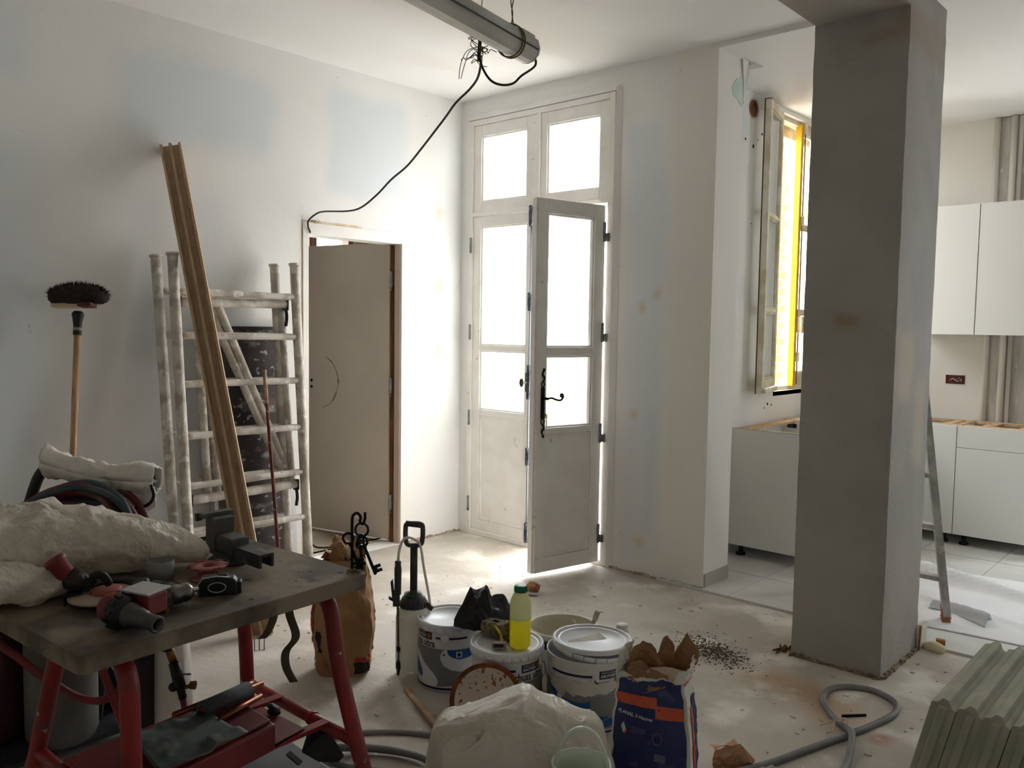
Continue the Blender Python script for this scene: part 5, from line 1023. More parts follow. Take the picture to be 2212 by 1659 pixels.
# black bin bag on the left bucket
m_bin = M('black_polythene', S(12, 12, 13), .32, spec=.5)
L, A, A2, B, C_, E_, F_, G_, H_, I_, M1, M2, M3, K1, K2, K3 = [V(*q) for q in ((-2.375, 2.312, .325), (-2.346, 2.376, .447), (-2.341, 2.406, .432), (-2.313, 2.434, .457), (-2.293, 2.448, .409), (-2.274, 2.491, .411), (-2.233, 2.498, .375), (-2.188, 2.454, .330), (-2.220, 2.372, .325), (-2.285, 2.335, .325), (-2.296, 2.363, .398), (-2.254, 2.399, .382), (-2.23, 2.433, .368), (-2.432, 2.421, .315), (-2.394, 2.521, .300), (-2.296, 2.543, .302))]
mb = MB()
tri = [(L, I_, M1), (L, M1, A), (A, M1, A2), (A2, M1, B), (B, M1, M2), (B, M2, C_), (C_, M2, M3), (C_, M3, E_), (E_, M3, F_), (F_, M3, G_), (M1, I_, H_), (M1, H_, M2), (M2, H_, M3), (M3, H_, G_), (A, K1, L), (A2, K1, A), (A2, K2, K1), (B, K2, A2), (C_, K2, B), (E_, K2, C_), (E_, K3, K2), (F_, K3, E_), (G_, K3, F_)]
zb_ = [L, I_, H_, G_, K3, K2, K1]
def subd(t, n):
    if n == 0: return [t]
    a, b, c = t; ab, bc, ca = (a+b)/2, (b+c)/2, (c+a)/2; return [x for q in ((a, ab, ca), (ab, b, bc), (ca, bc, c), (ab, bc, ca)) for x in subd(q, n-1)]
wr_ = lambda p: p+V(.006*noise.noise(p*38), .006*noise.noise(p*38+V(7, 0, 0)), .008*noise.noise(p*30+V(0, 9, 0))+.007*crease(p, 14, 4, 3)-.003)
for t in tri:
    for q in subd(t, 2): mb.add([wr_(x) for x in q], [(0, 1, 2)])
cen = sum(zb_, V(0, 0, 0))/len(zb_); cen.z = .296
for i in range(len(zb_)):
    a_, b_ = zb_[i], zb_[(i+1) % len(zb_)]; lo_a, lo_b = V(a_.x, a_.y, .296), V(b_.x, b_.y, .296)
    for t in ((a_, b_, lo_b), (a_, lo_b, lo_a)):
        for q in subd(t, 2): mb.add([wr_(x) for x in q], [(0, 1, 2)])
tag(mb.build('black_bag', m_bin), 'crumpled black plastic bag lying across the left and middle buckets', 'bag')
# white bottle behind the right bucket
wb_ = thing('white_bottle', 'white plastic bottle with a white cap behind the open bucket', 'bottle', (-1.985, 2.935, 0)); c = V(-1.965, 2.90, 0)
m_wp = M('white_plastic', S(222, 220, 212), .5)
mb = MB(); mb.grid(lambda u, v: c+V(cos(2*pi*u)*(.052 if v < .78 else .052-.24*(v-.78)*.6), sin(2*pi*u)*(.052 if v < .78 else .052-.24*(v-.78)*.6), .005+.20*v), 28, 16, wrap=True); mb.lathe([(.0, .005), (.052, .005)], c, n=20); mb.tube(smooth_path([c+V(-.052, -.01, .12), c+V(-.075, -.01, .17), c+V(-.045, -.01, .208), c+V(-.015, -.01, .21)], 5), .011, 10); mb.build('body', m_wp, wb_)
MB().lathe([(.021, .20), (.021, .222), (.025, .224), (.025, .255), (.023, .258), (0, .258)], c, n=24).build('cap', m_wp, wb_)
# ================================================================== pressure sprayer
sp = thing('pressure_sprayer', 'hand pump sprayer with a milky tank, black handle and clipped lance', 'sprayer', (-2.665, 2.345, 0)); c = V(-2.675, 2.365, 0)
m_milk = film_mat('milky_tank', S(226, 224, 212), .3, .4); m_sbk = M('dark_grey_plastic', S(44, 46, 46), .5, c2=S(58, 60, 58), sc=14)
mb = MB()
def tank(u, v):
    a = 2*pi*u; z = .30*v; r_ = .076 if v < .82 else .076-.026*((v-.82)/.18)**1.6
    r_ *= 1-.05*max(0, cos(4*a))*(v > .05)*(v < .85); zz = z+(.0 if v > .12 else (.035*abs(sin(2*a))**3)*(1-v/.12)); return c+V(cos(a)*r_, sin(a)*r_, zz+.004)
mb.grid(tank, 48, 40, wrap=True); mb.build('tank', m_milk, sp)
MB().lathe([(0, .036), (.07, .036)], c, n=30).build('tank_floor', m_milk, sp)
mb = MB(); mb.lathe([(.05, .292), (.056, .294), (.058, .318), (.052, .330), (.048, .338), (.040, .342), (.034, .356), (.016, .360), (.014, .37), (0, .37)], c, n=28); 
for k in range(20): a = 2*pi*k/20; mb.obox(c+V(cos(a)*.058, sin(a)*.058, .307), (.002*cos(a), .002*sin(a), 0), (-.004*sin(a), .004*cos(a), 0), (0, 0, .011))
mb.build('screw_cap', m_sbk, sp)
MB().lathe([(.036, .348), (.041, .348), (.041, .353), (.036, .353)], c+V(0, 0, .0), n=24, a0=2.6, a1=5.6).build('green_ring', M('green_ring', S(50, 110, 50), .5), sp)
mb = MB(); mb.cyl(c+V(0, 0, .355), c+V(0, 0, .555), .0135, n=12)
for s_ in (-1, 1): mb.obox(c+rt2*(.011*s_)+V(0, 0, .455), rt2*.004, vb_*.007, V(0, 0, .10))
mb.build('pump_rod', m_sbk, sp)
P = [c+rt2*x+V(0, 0, z) for x, z in ((0, .56), (-.028, .565), (-.036, .59), (-.036, .635), (-.030, .652), (0, .655), (.030, .652), (.037, .635), (.036, .59), (.028, .565))]
mb = MB(); mb.tube(smooth_path(P, 4, closed=True), .0105, 10, closed=True, flat=1.2); mb.tube([c-rt2*.036+V(0, 0, .655), c+rt2*.036+V(0, 0, .647)], .0125, 10); mb.build('pump_handle', m_sbk, sp)
lp = c-rt2*.062+vb_*.045
mb = MB(); mb.tube([lp+V(0, 0, .36), lp+V(0, 0, .47), lp+V(0, 0, .50)], [.014, .0155, .011], 12); mb.tube([lp+V(0, 0, .495), lp+V(0, 0, .505)], [.015, .012], 10); mb.obox(lp+V(0, 0, .345)-rt2*.006, rt2*.014, vb_*.010, V(0, 0, .035)); mb.obox(lp+V(0, 0, .385)-rt2*.022, rt2*.005+V(0, 0, .006), vb_*.008, V(0, 0, .036)+rt2*-.004); mb.obox(lp+V(0, 0, .34)-rt2*.024, rt2*.014+V(0, 0, -.008), vb_*.008, V(0, 0, .007)); mb.build('trigger_grip', m_sbk, sp, bevel=.002)
mb = MB(); mb.tube([lp+V(0, 0, .32), lp+V(0, 0, .05)-rt2*-.006], .0052, 8); mb.build('lance', M('grey_lance', S(92, 88, 84), .5), sp)
mb = MB(); q = lp+rt2*.006; mb.tube([q+V(0, 0, .135), q+V(0, 0, .115)], .011, 10); mb.tube([q+V(0, 0, .075), q+V(0, 0, .06), q+V(0, 0, .042), q+V(0, 0, .034), q+V(0, 0, .012)], [.008, .013, .013, .008, .009], 10); mb.build('nozzle', m_blk, sp)
mb = MB(); mb.obox(c+rt2*.066+V(0, 0, .297), rt2*.016+V(0, 0, -.012), vb_*.010, V(0, 0, .009)+rt2*.006); mb.build('shoulder_outlet', M('dark_red_brown', S(58, 36, 38), .5), sp, bevel=.002)
MB().tube(smooth_path([lp+V(0, 0, .495), lp+rt2*.005+V(0, 0, .55), lp+rt2*.022+V(0, 0, .595), lp+rt2*.045+V(0, 0, .605), c+rt2*.012+vb_*.03+V(0, 0, .59), c+rt2*.03+vb_*.02+V(0, 0, .56), c+rt2*.045+vb_*.01+V(0, 0, .46), c+rt2*.064+V(0, 0, .35), c+rt2*.07+V(0, 0, .305)], 6), .0058, 8).build('hose', film_mat('milky_hose', S(222, 218, 206), .3), sp)
# ================================================================== brown paper sack behind the bench leg
m_kraft = M('kraft_paper', S(168, 128, 88), .8, c2=S(150, 110, 72), sc=5, bump=.35, bsc=18, spots=[(S(120, 84, 52), 10, .66, .74, 4, .4)])
ks = thing('paper_sack', 'open brown paper sack with red and black print, behind the red bench leg', 'sack', (-2.93, 2.17, 0)); kc_ = V(-2.925, 2.18, 0)
def sack_pt(u, v, cx, hw, hd, H, tw=0.0):
    a = 2*pi*u; ca, sa = cos(a), sin(a); sx_ = math.copysign(abs(ca)**.55, ca); sy_ = math.copysign(abs(sa)**.55, sa); k = .86+.30*sin(pi*min(1, v*.95+.06))-.10*v
    n_ = .010*fbm((ca*1.5, sa*1.5, v*4), 1.6)+.006*ridge((ca*2, sa*2, v*6), 1.3)
    return cx+rt2*(sx_*hw*k+n_)-vb_*(-sy_*hd*k*1.0-n_)+V(0, 0, H*v)
mb = MB(); mb.grid(lambda u, v: sack_pt(u, v, kc_, .115, .085, .50), 60, 40, wrap=True); mb.build('body', m_kraft, ks)
MB().lathe([(0, .004), (.07, .004)], kc_, n=20).build('bottom', m_kraft, ks)
mb = MB(); rng = random.Random(4)
for k in range(9):
    a = rng.uniform(0, 2*pi); q = kc_+rt2*(cos(a)*.06)+vb_*(sin(a)*.05)+V(0, 0, .49); t_ = q+V(rng.uniform(-.03, .03), rng.uniform(-.03, .03), rng.uniform(.03, .095)); s_ = V(-sin(a), cos(a), .2)*.045
    mb.add([q-s_, q+s_, (q+s_).lerp(t_, .6)+V(.012, 0, .01), t_, (q-s_).lerp(t_, .6)+V(0, .012, 0)], [(0, 1, 2), (0, 2, 4), (2, 3, 4)])
mb.ball(kc_+rt2*-.012+V(0, 0, .54), .042, .035, .045, 10, 7, lambda d: 1+.45*fbm(d, 2.6), smooth=False); mb.build('crumpled_mouth', m_kraft, ks, solid=.0015)
mb = MB(); mb.ball(kc_+rt2*.028+vb_*.02+V(0, 0, .525), .028, .024, .03, 9, 6, lambda d: 1+.5*fbm(d, 3, seed=2), smooth=False); mb.build('torn_inner_paper', M('pale_inner_paper', S(214, 196, 166), .85), ks)
def on_sack(name, mat, u0, u1, v0, v1, off=.0015, shape=None):
    mb = MB(); mb.grid(lambda a, b: (lambda p, o: p+(p-o).normalized()*(off+.002))(sack_pt(1-(u0+(u1-u0)*(a if shape is None else shape(a, b))), v0+(v1-v0)*b, kc_, .115, .085, .50), kc_+V(0, 0, .5*(v0+(v1-v0)*b))), 16, 30); mb.build(name, mat, ks)
m_redp = M('red_sack_print', S(176, 44, 44), .7); m_blkp = M('black_sack_print', S(36, 32, 32), .7)
on_sack('red_print', m_redp, .515, .60, .28, .98, .002, lambda a, b: a*sin(pi*(.12+.85*b))**.7)
on_sack('black_print', m_blkp, .64, .685, .22, .40); on_sack('black_print', m_blkp, .68, .715, .66, .80); on_sack('red_print', m_redp, .705, .735, .60, .78); on_sack('black_print', m_blkp, .70, .712, .86, .97)
on_sack('red_print', m_redp, .80, .98, .135, .175, .0015); on_sack('black_print', m_blkp, .80, .97, .03, .13); on_sack('black_print', m_blkp, .52, .56, .03, .15)
# ================================================================== plaster bag in the foreground
m_bagw = M('white_sack_paper', S(206, 202, 192), .75, c2=S(192, 188, 178), sc=4, bump=.3, bsc=20)
m_bagn = M('navy_sack_print', S(32, 40, 92), .65, c2=S(46, 54, 96), sc=9, spots=[(S(88, 92, 116), 16, .62, .74, 4, .5)]); m_bago = M('orange_sack_print', S(196, 84, 58), .65)
pb_ = thing('plaster_bag', 'open blue and white plaster bag with torn brown paper top, in the foreground', 'bag', (-1.41, 2.27, 0)); pc0 = V(-1.415, 2.295, 0)
fx = V(.93, .37, 0).normalized(); fy = V(fx.y, -fx.x, 0)    # fx: width to the right, fy: towards the viewer
def bagp(s_, v):
    """s_: 0..1 front, 1..2 right gusset, 2..3 back, 3..4 left gusset; v: height share"""
    hw = .126-.026*v+.010*sin(pi*v); hd = .078-.012*v; H = .40; bul = .018*sin(pi*v)
    k = int(s_) % 4; f = s_-int(s_)
    if k == 0: p = fx*(-hw+2*hw*f)+fy*(hd+bul*sin(pi*f))
    elif k == 1: p = fx*(hw-.028*sin(pi*f)*(.35+.65*v)*.4)+fy*(hd-2*hd*f)
    elif k == 2: p = fx*(hw-2*hw*f)-fy*(hd+bul*sin(pi*f))
    else: p = fx*(-hw+.028*sin(pi*f)*.4)+fy*(-hd+2*hd*f)
    n_ = .0035*ridge(p*1.0+V(0, 0, v*.5), 12)*(.4+v)+.003*fbm(p+V(0, 0, v*.4), 22); d_ = p.normalized()
    return pc0+p+d_*n_+fx*(.018*(v-.0)*-.5)+V(0, 0, H*v)
edge = lambda s_: 1.0+.035*fbm((s_*3, 0, 0), 1.7)
mb = MB(); mb.grid(lambda u, v: bagp(4*u, v*(edge(4*u)+(.28*(1 if 0 < (4*u) % 4 < 0 else 0)))), 128, 40, wrap=True); mb.build('paper_body', m_bagw, pb_)
MB().prism([bagp(k+.001, .004) for k in range(4)], (0, 0, .002)).build('bottom', m_bagw, pb_)
def on_bag(name, mat, s0, s1, v0, v1, off=.0012, top=None, nu=48, nv=28):
    mb = MB()
    def g(u, v):
        s_ = s0+(s1-s0)*u; vt = v1 if top is None else top(u); vv_ = v0+(vt-v0)*v; p = bagp(s_, vv_); o = pc0+V(0, 0, .40*vv_); return p+(fy if s_ < 1 else fx)*(off+.0015)
    mb.grid(g, nu, nv); return mb.build(name, mat, pb_)
on_bag('navy_field', m_bagn, .03, .955, .02, .9, .0012, lambda u: .955+.05*u+.03*fbm((u*5, 0, 0), 1))
on_bag('orange_stripe', m_bago, .03, .60, .775, .86, .0022); on_bag('orange_stripe', m_bago, .58, .955, .70, .80, .0024)
on_bag('side_orange', m_bago, 1.56, 1.72, .05, .72, .0016, None, 14, 40); on_bag('side_navy', m_bagn, 1.71, 1.96, .05, .80, .0018, None, 14, 40); on_bag('side_emblem', m_bago, 1.45, 1.78, .90, 1.0, .0018, None, 14, 12)
def bag_text(body, size, s0, v0, mat, name, bold=True, sl=0):
    vs_, fs = text_tris(body, size, bold, 'LEFT'); mb = MB(); o = []
    for x, y in vs_: o.append(bagp(s0+x/.235, v0+(y-x*sl)/.40)+fy*.0052)
    mb.add(o, fs); mb.build(name, mat, pb_)
m_btext = M('white_bag_lettering', S(196, 194, 190), .7); m_fade = M('faded_lettering', S(92, 96, 124), .7)
bag_text('PLANAL 2 Heures', .0145, .075, .715, m_btext, 'product_text', True, .10)
def bag_quad(pts, mat, name):
    mb = MB(); mb.add([bagp(s_, v)+fy*.0052 for s_, v in pts], [tuple(range(len(pts)))]); mb.build(name, mat, pb_)
bag_quad([(.135, .60), (.165, .635), (.205, .58), (.17, .545)], m_btext, 'white_diamond'); bag_quad([(.17, .545), (.205, .58), (.22, .57), (.185, .535)], m_bago, 'orange_corner')
for k, (s_, v) in enumerate(((.26, .60), (.26, .585), (.26, .57), (.62, .35), (.62, .335), (.62, .32), (.34, .22), (.34, .20), (.34, .18), (.74, .22), (.74, .20), (.74, .18), (.74, .16))): bag_quad([(s_, v), (s_+.2-.01*(k % 3), v-.004), (s_+.2-.01*(k % 3), v+.001), (s_, v+.005)], m_fade, 'text_line')
bag_quad([(.565, .37), (.70, .36), (.70, .425), (.565, .43)], m_fade, 'text_panel')
mb = MB(); mb.tube([bagp(.60+.055*cos(a), .545+.045*sin(a))+fy*.0052 for a in [2*pi*k/16 for k in range(16)]], .0012, 5, closed=True); mb.build('round_symbol', m_fade, pb_)
# torn brown inner paper standing out of the top
m_brp = film_mat('torn_brown_paper', S(172, 134, 96), .3, .8, S(140, 102, 68), 12)
def torn(name, lab, mat, pts_lo, pts_hi, bow, nu=22, nv=14, sd=0):
    lo_ = smooth_path(pts_lo, 8); hi_ = pts_hi
    def g(u, v):
        p = lo_[min(int(u*(len(lo_)-1)), len(lo_)-1)]; f = u*(len(hi_)-1); i = min(int(f), len(hi_)-2); q = V(hi_[i]).lerp(V(hi_[i+1]), f-i); r_ = p.lerp(q, v)
        return r_+fy*bow*sin(pi*v)+V(1, 1, 0)*.006*fbm((u*4, v*4, sd), 1.2)+fx*.007*ridge((u*3, v*3, sd+2), 1)
    mb = MB(); mb.grid(g, nu, nv, smooth=False); return mb.build(name, mat, pb_, solid=.0012)
T = lambda x, y, z: pc0+fx*(x*1.1-.008)+fy*y*1.08+V(0, 0, .365+(z-.31)*1.2)
torn('torn_flap', '', m_brp, [T(-.015, -.045, .33), T(.04, -.06, .33), T(.095, -.055, .33)], [T(-.012, -.045, .36), T(.018, -.05, .425), T(.035, -.052, .398), T(.05, -.06, .375), T(.072, -.05, .442), T(.108, -.045, .40), T(.105, -.03, .36)], .012, sd=1)
torn('torn_flap', '', m_brp, [T(-.085, .02, .315), T(-.06, -.03, .33), T(-.005, -.035, .33)], [T(-.095, .015, .34), T(-.07, -.02, .385), T(-.05, -.03, .405), T(-.02, -.03, .400), T(.005, -.03, .365), T(.012, -.02, .35)], .010, sd=3)
torn('torn_flap', '', m_brp, [T(-.085, .055, .31), T(-.03, .075, .30), T(.03, .07, .315)], [T(-.075, .03, .36), T(-.045, .03, .372), T(-.02, .02, .35), T(.01, .03, .345), T(.045, .03, .34)], .018, sd=5)
torn('torn_liner', '', film_mat('pale_liner_paper', S(206, 188, 164), .25, .8, S(186, 160, 130), 16), [T(-.06, .05, .315), T(.0, .065, .31), T(.06, .05, .33)], [T(-.055, .035, .335), T(-.02, .02, .35), T(.02, .0, .352), T(.06, .0, .352), T(.08, .01, .35)], .015, sd=8)
torn('white_corner', '', m_bagw, [T(-.105, .06, .30), T(-.105, .0, .31), T(-.10, -.05, .315)], [T(-.108, .05, .335), T(-.10, .01, .385), T(-.095, -.02, .39), T(-.085, -.05, .40), T(-.08, -.05, .36)], .002, sd=9)
torn('white_corner', '', m_bagw, [T(.055, .068, .33), T(.092, .06, .34), T(.096, -.055, .34)], [T(.066, .05, .36), T(.096, .03, .365), T(.104, -.02, .375), T(.108, -.05, .385)], .0, sd=11)
mb = MB(); mb.grid(lambda u, v: T(-.08+.17*u, -.055+.11*v, .305+.018*fbm((u*3, v*3, 0), 1.4)+.03*(u-.2)*v), 24, 16); mb.build('plaster_powder', M('plaster_powder', S(200, 178, 160), .95, c2=S(182, 158, 138), sc=12), pb_)
# white sack in the foreground with a clear tub before it
m_fb = film_mat('translucent_white_sack', S(222, 217, 204), .22, .42, S(208, 200, 182), 4, .4, 5)
Wc = V(-1.66, 1.935, 0)
def wl(x, y, z): return tuple(Wc+rt2*x+vb_*y+V(0, 0, z))
SIL = [(-.312, .0), (-.31, .149), (-.312, .248), (-.293, .278), (-.252, .293), (-.138, .34), (-.013, .390), (.094, .345), (.2, .308), (.243, .272), (.263, .215), (.275, .158), (.28, .0)]
def sil_z(x):
    for (x0, z0), (x1, z1) in zip(SIL[2:-3], SIL[3:-2]):
        if x0 <= x <= x1: return z0+(z1-z0)*(x-x0)/(x1-x0+1e-9)
    return .2
def loaf(u, v):
    """u across the sack, v over the top from back to front"""
    x = -.312+.592*u; e = min(1, max(0, min(u, 1-u))*9); zt = sil_z(min(max(x, -.31), .262)); zt = zt*(.52+.48*sqrt(max(0, 1-(1-e)**2))); D_ = (.11+.035*sin(pi*u))*(.35+.65*sqrt(max(0, 1-(1-e)**2)))
    a = pi*v; cz = sin(a)**.55 if 0 < v < 1 else 0; cy_ = math.copysign(abs(cos(a))**.7, cos(a)); p = V(wl(x, -D_*cy_+.02, zt*cz)); q = V(x, D_*cos(a), zt*cz)
    return p+(vb_*(.8*(-cy_))+V(0, 0, .8*cz*(1-.6*(abs(v-.5) < .06))))*crumple(q, .8, 8)
b2_ = thing('white_sack', 'big crumpled translucent white sack in the centre foreground', 'sack', tuple(Wc)); mb = MB(); mb.grid(loaf, 110, 80)
for u0 in (0, 1): mb.add([loaf(u0, k/24) for k in range(25)], [tuple(range(25))])
mb.build('body', m_fb, b2_)
FOLD = [(-.262, .02, .19), (-.258, .228, .196), (-.243, .300, .197), (-.186, .328, .195), (-.107, .362, .190), (-.04, .384, .184), (.013, .378, .184), (.09, .338, .188), (.083, .278, .205), (.066, .22, .213), (.05, .05, .22)]
top_ = smooth_path([(x, y, z) for x, z, y in FOLD[1:-1]], 5)
def fold(u, v):
    q = top_[min(int(u*(len(top_)-1)+.5), len(top_)-1)]; base = V(-.275+.36*u, .25, .0); w_ = 1-v
    p = q.lerp(base, w_); bul = .035*sin(pi*w_)
    c = crumple((p.x, w_*.3, 5), .9, 12); return V(wl(p.x, p.y+bul+c, p.z))
mb = MB(); mb.grid(fold, 60, 44); mb.build('front_fold', m_fb, b2_, solid=.0012)
mb = MB(); rng = random.Random(2)
for k in range(60):
    u = rng.uniform(0, .12); p = V(wl(-.165+.36*u, .215, .285+.5*u)); mb.tube([p, p+V(rng.uniform(-.02, .006), rng.uniform(-.012, .012), rng.uniform(.004, .026))], .0007, 3)
mb.build('frayed_threads', m_fb, b2_, kind='stuff')
m_clear = film_mat('clear_tub_plastic', S(214, 220, 208), .45, .25)
cl = thing('clear_tub', 'small clear plastic tub with a raised handle, in front of the white sack', 'tub', (-1.345, 1.81, 0)); q = V(-1.352, 1.812, 0)
MB().lathe([(0, .004), (.066, .004), (.068, .01), (.080, .285), (.084, .29), (.084, .302), (.078, .304), (.076, .285), (.064, .012), (0, .012)], q, n=40).build('body', m_clear, cl)
mb = MB(); mb.tube([q+rt2*(.070*cos(a))+V(0, 0, .285+.115*sin(a)) for a in [pi*k/24 for k in range(25)]], .0055, 10, flat=2.0); mb.build('handle', m_clear, cl)
# ================================================================== hanging metal light housing and its wiring
m_hous = M('dusty_metal_housing', S(208, 209, 204), .5, .05, c2=S(180, 182, 177), sc=7, stretch=(1, .35, 1), spots=[(S(60, 60, 58), 16, .72, .77, 3, .7), (S(206, 204, 196), 8, .62, .72, 4, .6)])
li = thing('light_housing', 'long grey metal light housing hanging by wires from the ceiling', 'light', (-2.24, 2.3, 2.60))
e1 = V(-2.300, 2.640, 2.612); e0 = V(-2.10, 1.55, 2.612); ld_ = (e1-e0).normalized(); ls_ = V(ld_.y, -ld_.x, 0)
sec = [(-.045, .03), (-.055, .0), (-.047, -.032), (-.024, -.053), (.0, -.058), (.024, -.053), (.047, -.032), (.055, .0), (.047, .028), (.03, .040), (-.03, .040)]
mb = MB(); mb.prism([e0+ls_*x+V(0, 0, z) for x, z in sec], (e1-e0)-ld_*.02, smooth=False); body = mb.build('body', m_hous, li, bevel=.006)
mb = MB(); a = e1-ld_*.02; p0 = [a+ls_*x+V(0, 0, z) for x, z in sec]; p1 = [a+ld_*.03+ls_*x*.72+V(0, 0, z*.72) for x, z in sec]; n = len(sec); mb.add(p0+p1, [(k, (k+1) % n, n+(k+1) % n, n+k) for k in range(n)]+[tuple(range(n, 2*n))]); mb.build('end_cap', m_hous, li)
for x, z in ((.052, -.012), (-.052, -.012)): MB().beam(e0+ls_*x*1.03+V(0, 0, z), e1-ld_*.03+ls_*x*1.03+V(0, 0, z), .004, .006).build('seam', M('dark_seam%d' % (x > 0), S(84, 86, 82), .6), li)
MB().obox(e1-ld_*.06+V(0, 0, .045), ld_*.05, ls_*.028, V(0, 0, .008)).build('end_plate', m_hous, li, bevel=.003)
m_gy = M('green_yellow_wire', S(112, 104, 40), .5, c2=S(84, 86, 36), sc=40)
tie = thing('earth_wire_tie', 'green and yellow wire wound twice round the light housing', 'wire', tuple(e1-ld_*.28))
for k in range(2):
    P = [e1-ld_*(.145+.016*k+.010*sin(2*pi*j/26))+ls_*(.061*cos(2*pi*j/26))+V(0, 0, -.006+.060*sin(2*pi*j/26)) for j in range(26)]; MB().tube(P, .0034, 6, closed=True).build('turn', m_gy, tie)
mb = MB(); q = e1-ld_*.15+V(0, 0, .05)
mb.tube(smooth_path([q, q+V(.006, .0, .05), q+V(-.004, 0, .10), q+V(.004, .0, .2), q+V(.0, 0, .41)], 5), .0022, 6); mb.tube(smooth_path([q+V(.012, 0, .0), q+V(.002, 0, .06), q+V(.008, .004, .12), q+V(.0, .0, .22), q+V(.004, 0, .41)], 5), .0022, 6); mb.build('hanging_wire', M('red_brown_wire', S(84, 48, 40), .5), tie)
q0 = V(-2.10, 1.75, 2.66); MB().tube([q0, q0+V(0, 0, .41)], .0025, 6).build('hanging_wire', m_gy, tie)
m_cab_ = M('black_cable', S(22, 20, 22), .5)
JX = V(-2.385, 2.43, 2.572)   # bundle of wires
wn_b = thing('wire_bundle', 'tangle of bare and sheathed wires hanging beside the light housing', 'wires', tuple(JX))
rng = random.Random(6)
mb = MB(); mb.tube(smooth_path([JX+V(0, 0, .075), JX+V(.004, 0, .04), JX+V(-.004, .004, .0), JX+V(.0, 0, -.035)], 5), .007, 8); mb.tube(smooth_path([JX+rt2*-.012+V(0, 0, .078), JX+rt2*.004+V(0, 0, .06), JX+rt2*.018+V(0, 0, .055)], 4), .010, 8); mb.build('sheath_stub', m_cab_, wn_b)
for k in range(14):
    a_ = JX+rt2*rng.uniform(-.01, .01)+V(0, 0, rng.uniform(-.03, .05)); P = [a_]
    for j in range(4): P.append(P[-1]+rt2*rng.uniform(-.03, .03)+vb_*rng.uniform(-.02, .02)+V(0, 0, rng.uniform(-.028, .022)))
    MB().tube(smooth_path(P, 4), .0017, 5).build('wire', (m_gy, m_cab_, M('copper_brown_wire%d' % k, S(96, 62, 48), .5))[k % 3], wn_b)
for dx in (0, .012): MB().tube(smooth_path([JX+rt2*(-.012+dx)+V(0, 0, .02-.01*dx), JX+rt2*(-.05+dx)+V(0, 0, -.0), JX+rt2*(-.072+dx*1.3)+V(0, 0, -.05), JX+rt2*(-.078+dx*.6)+V(0, 0, -.105)], 6), .0017, 5).build('bare_end', m_steel, wn_b)
MB().tube(smooth_path([JX+rt2*.0+V(0, 0, .0), JX+rt2*.025+V(0, 0, .015), JX+rt2*.035+V(0, 0, -.005), JX+rt2*.045+V(0, 0, .01), JX+rt2*.07+V(.0, .0, .0)], 5), .0018, 5).build('wire', m_gy, wn_b)
MB().tube([JX+V(0, 0, .07), JX+rt2*.03+vb_*-.03+V(.0, .0, .50)], .002, 5).build('hanging_wire', m_gy, wn_b)
# cable: housing end, round to the bundle, then across to the inner door
lp_ = thing('loop_cable', 'black cable looping from the housing end back to the wire bundle', 'cable', tuple(JX+V(0, 0, -.15)))
MB().tube(smooth_path([e1+V(.012, .006, -.012), e1+V(.018, .01, -.06), JX+rt2*.168+vb_*-.06+V(0, 0, -.072), JX+rt2*.135+vb_*-.05+V(0, 0, -.105), JX+rt2*.09+vb_*-.03+V(0, 0, -.117), JX+rt2*.048+vb_*-.015+V(0, 0, -.105), JX+rt2*.018+V(0, 0, -.068), JX+V(0, 0, -.02)], 7), .0048, 8).build('sheath', m_cab_, lp_)
ac = thing('light_cable', 'long black cable strung from the wire bundle across to the inner door', 'cable', (-3.3, 2.75, 2.2))
P = [tuple(JX+V(0, 0, -.02)), (-2.435, 2.495, 2.575), (-2.515, 2.559, 2.53), (-2.595, 2.591, 2.50), (-2.712, 2.623, 2.468), (-2.825, 2.662, 2.425), (-3.043, 2.733, 2.344), (-3.224, 2.79, 2.281), (-3.397, 2.832, 2.237), (-3.568, 2.88, 2.184), (-3.764, 2.926, 2.137), (-3.922, 2.951, 2.132), (-4.199, 2.992, 2.156), (-4.31, 3.011, 2.151), (-4.345, 2.984, 2.112), (-4.350, 2.985, 2.075), (-4.36, 3.005, 2.045), (-4.45, 3.03, 2.03), (-4.6, 3.05, 1.9)]
MB().tube(smooth_path(P, 6), .0052, 8).build('sheath', m_cab_, ac)
mb = MB(); q = V(-4.355, 3.0, 2.112)
for k in range(5): mb.tube(smooth_path([q, q+V(.012, .02+.012*k, .008-.004*k), q+V(.008, .03+.02*(k % 3), -.014+.008*k)], 4), .0016, 5)
mb.build('tie_string', M('beige_string', S(170, 150, 116), .9), ac)
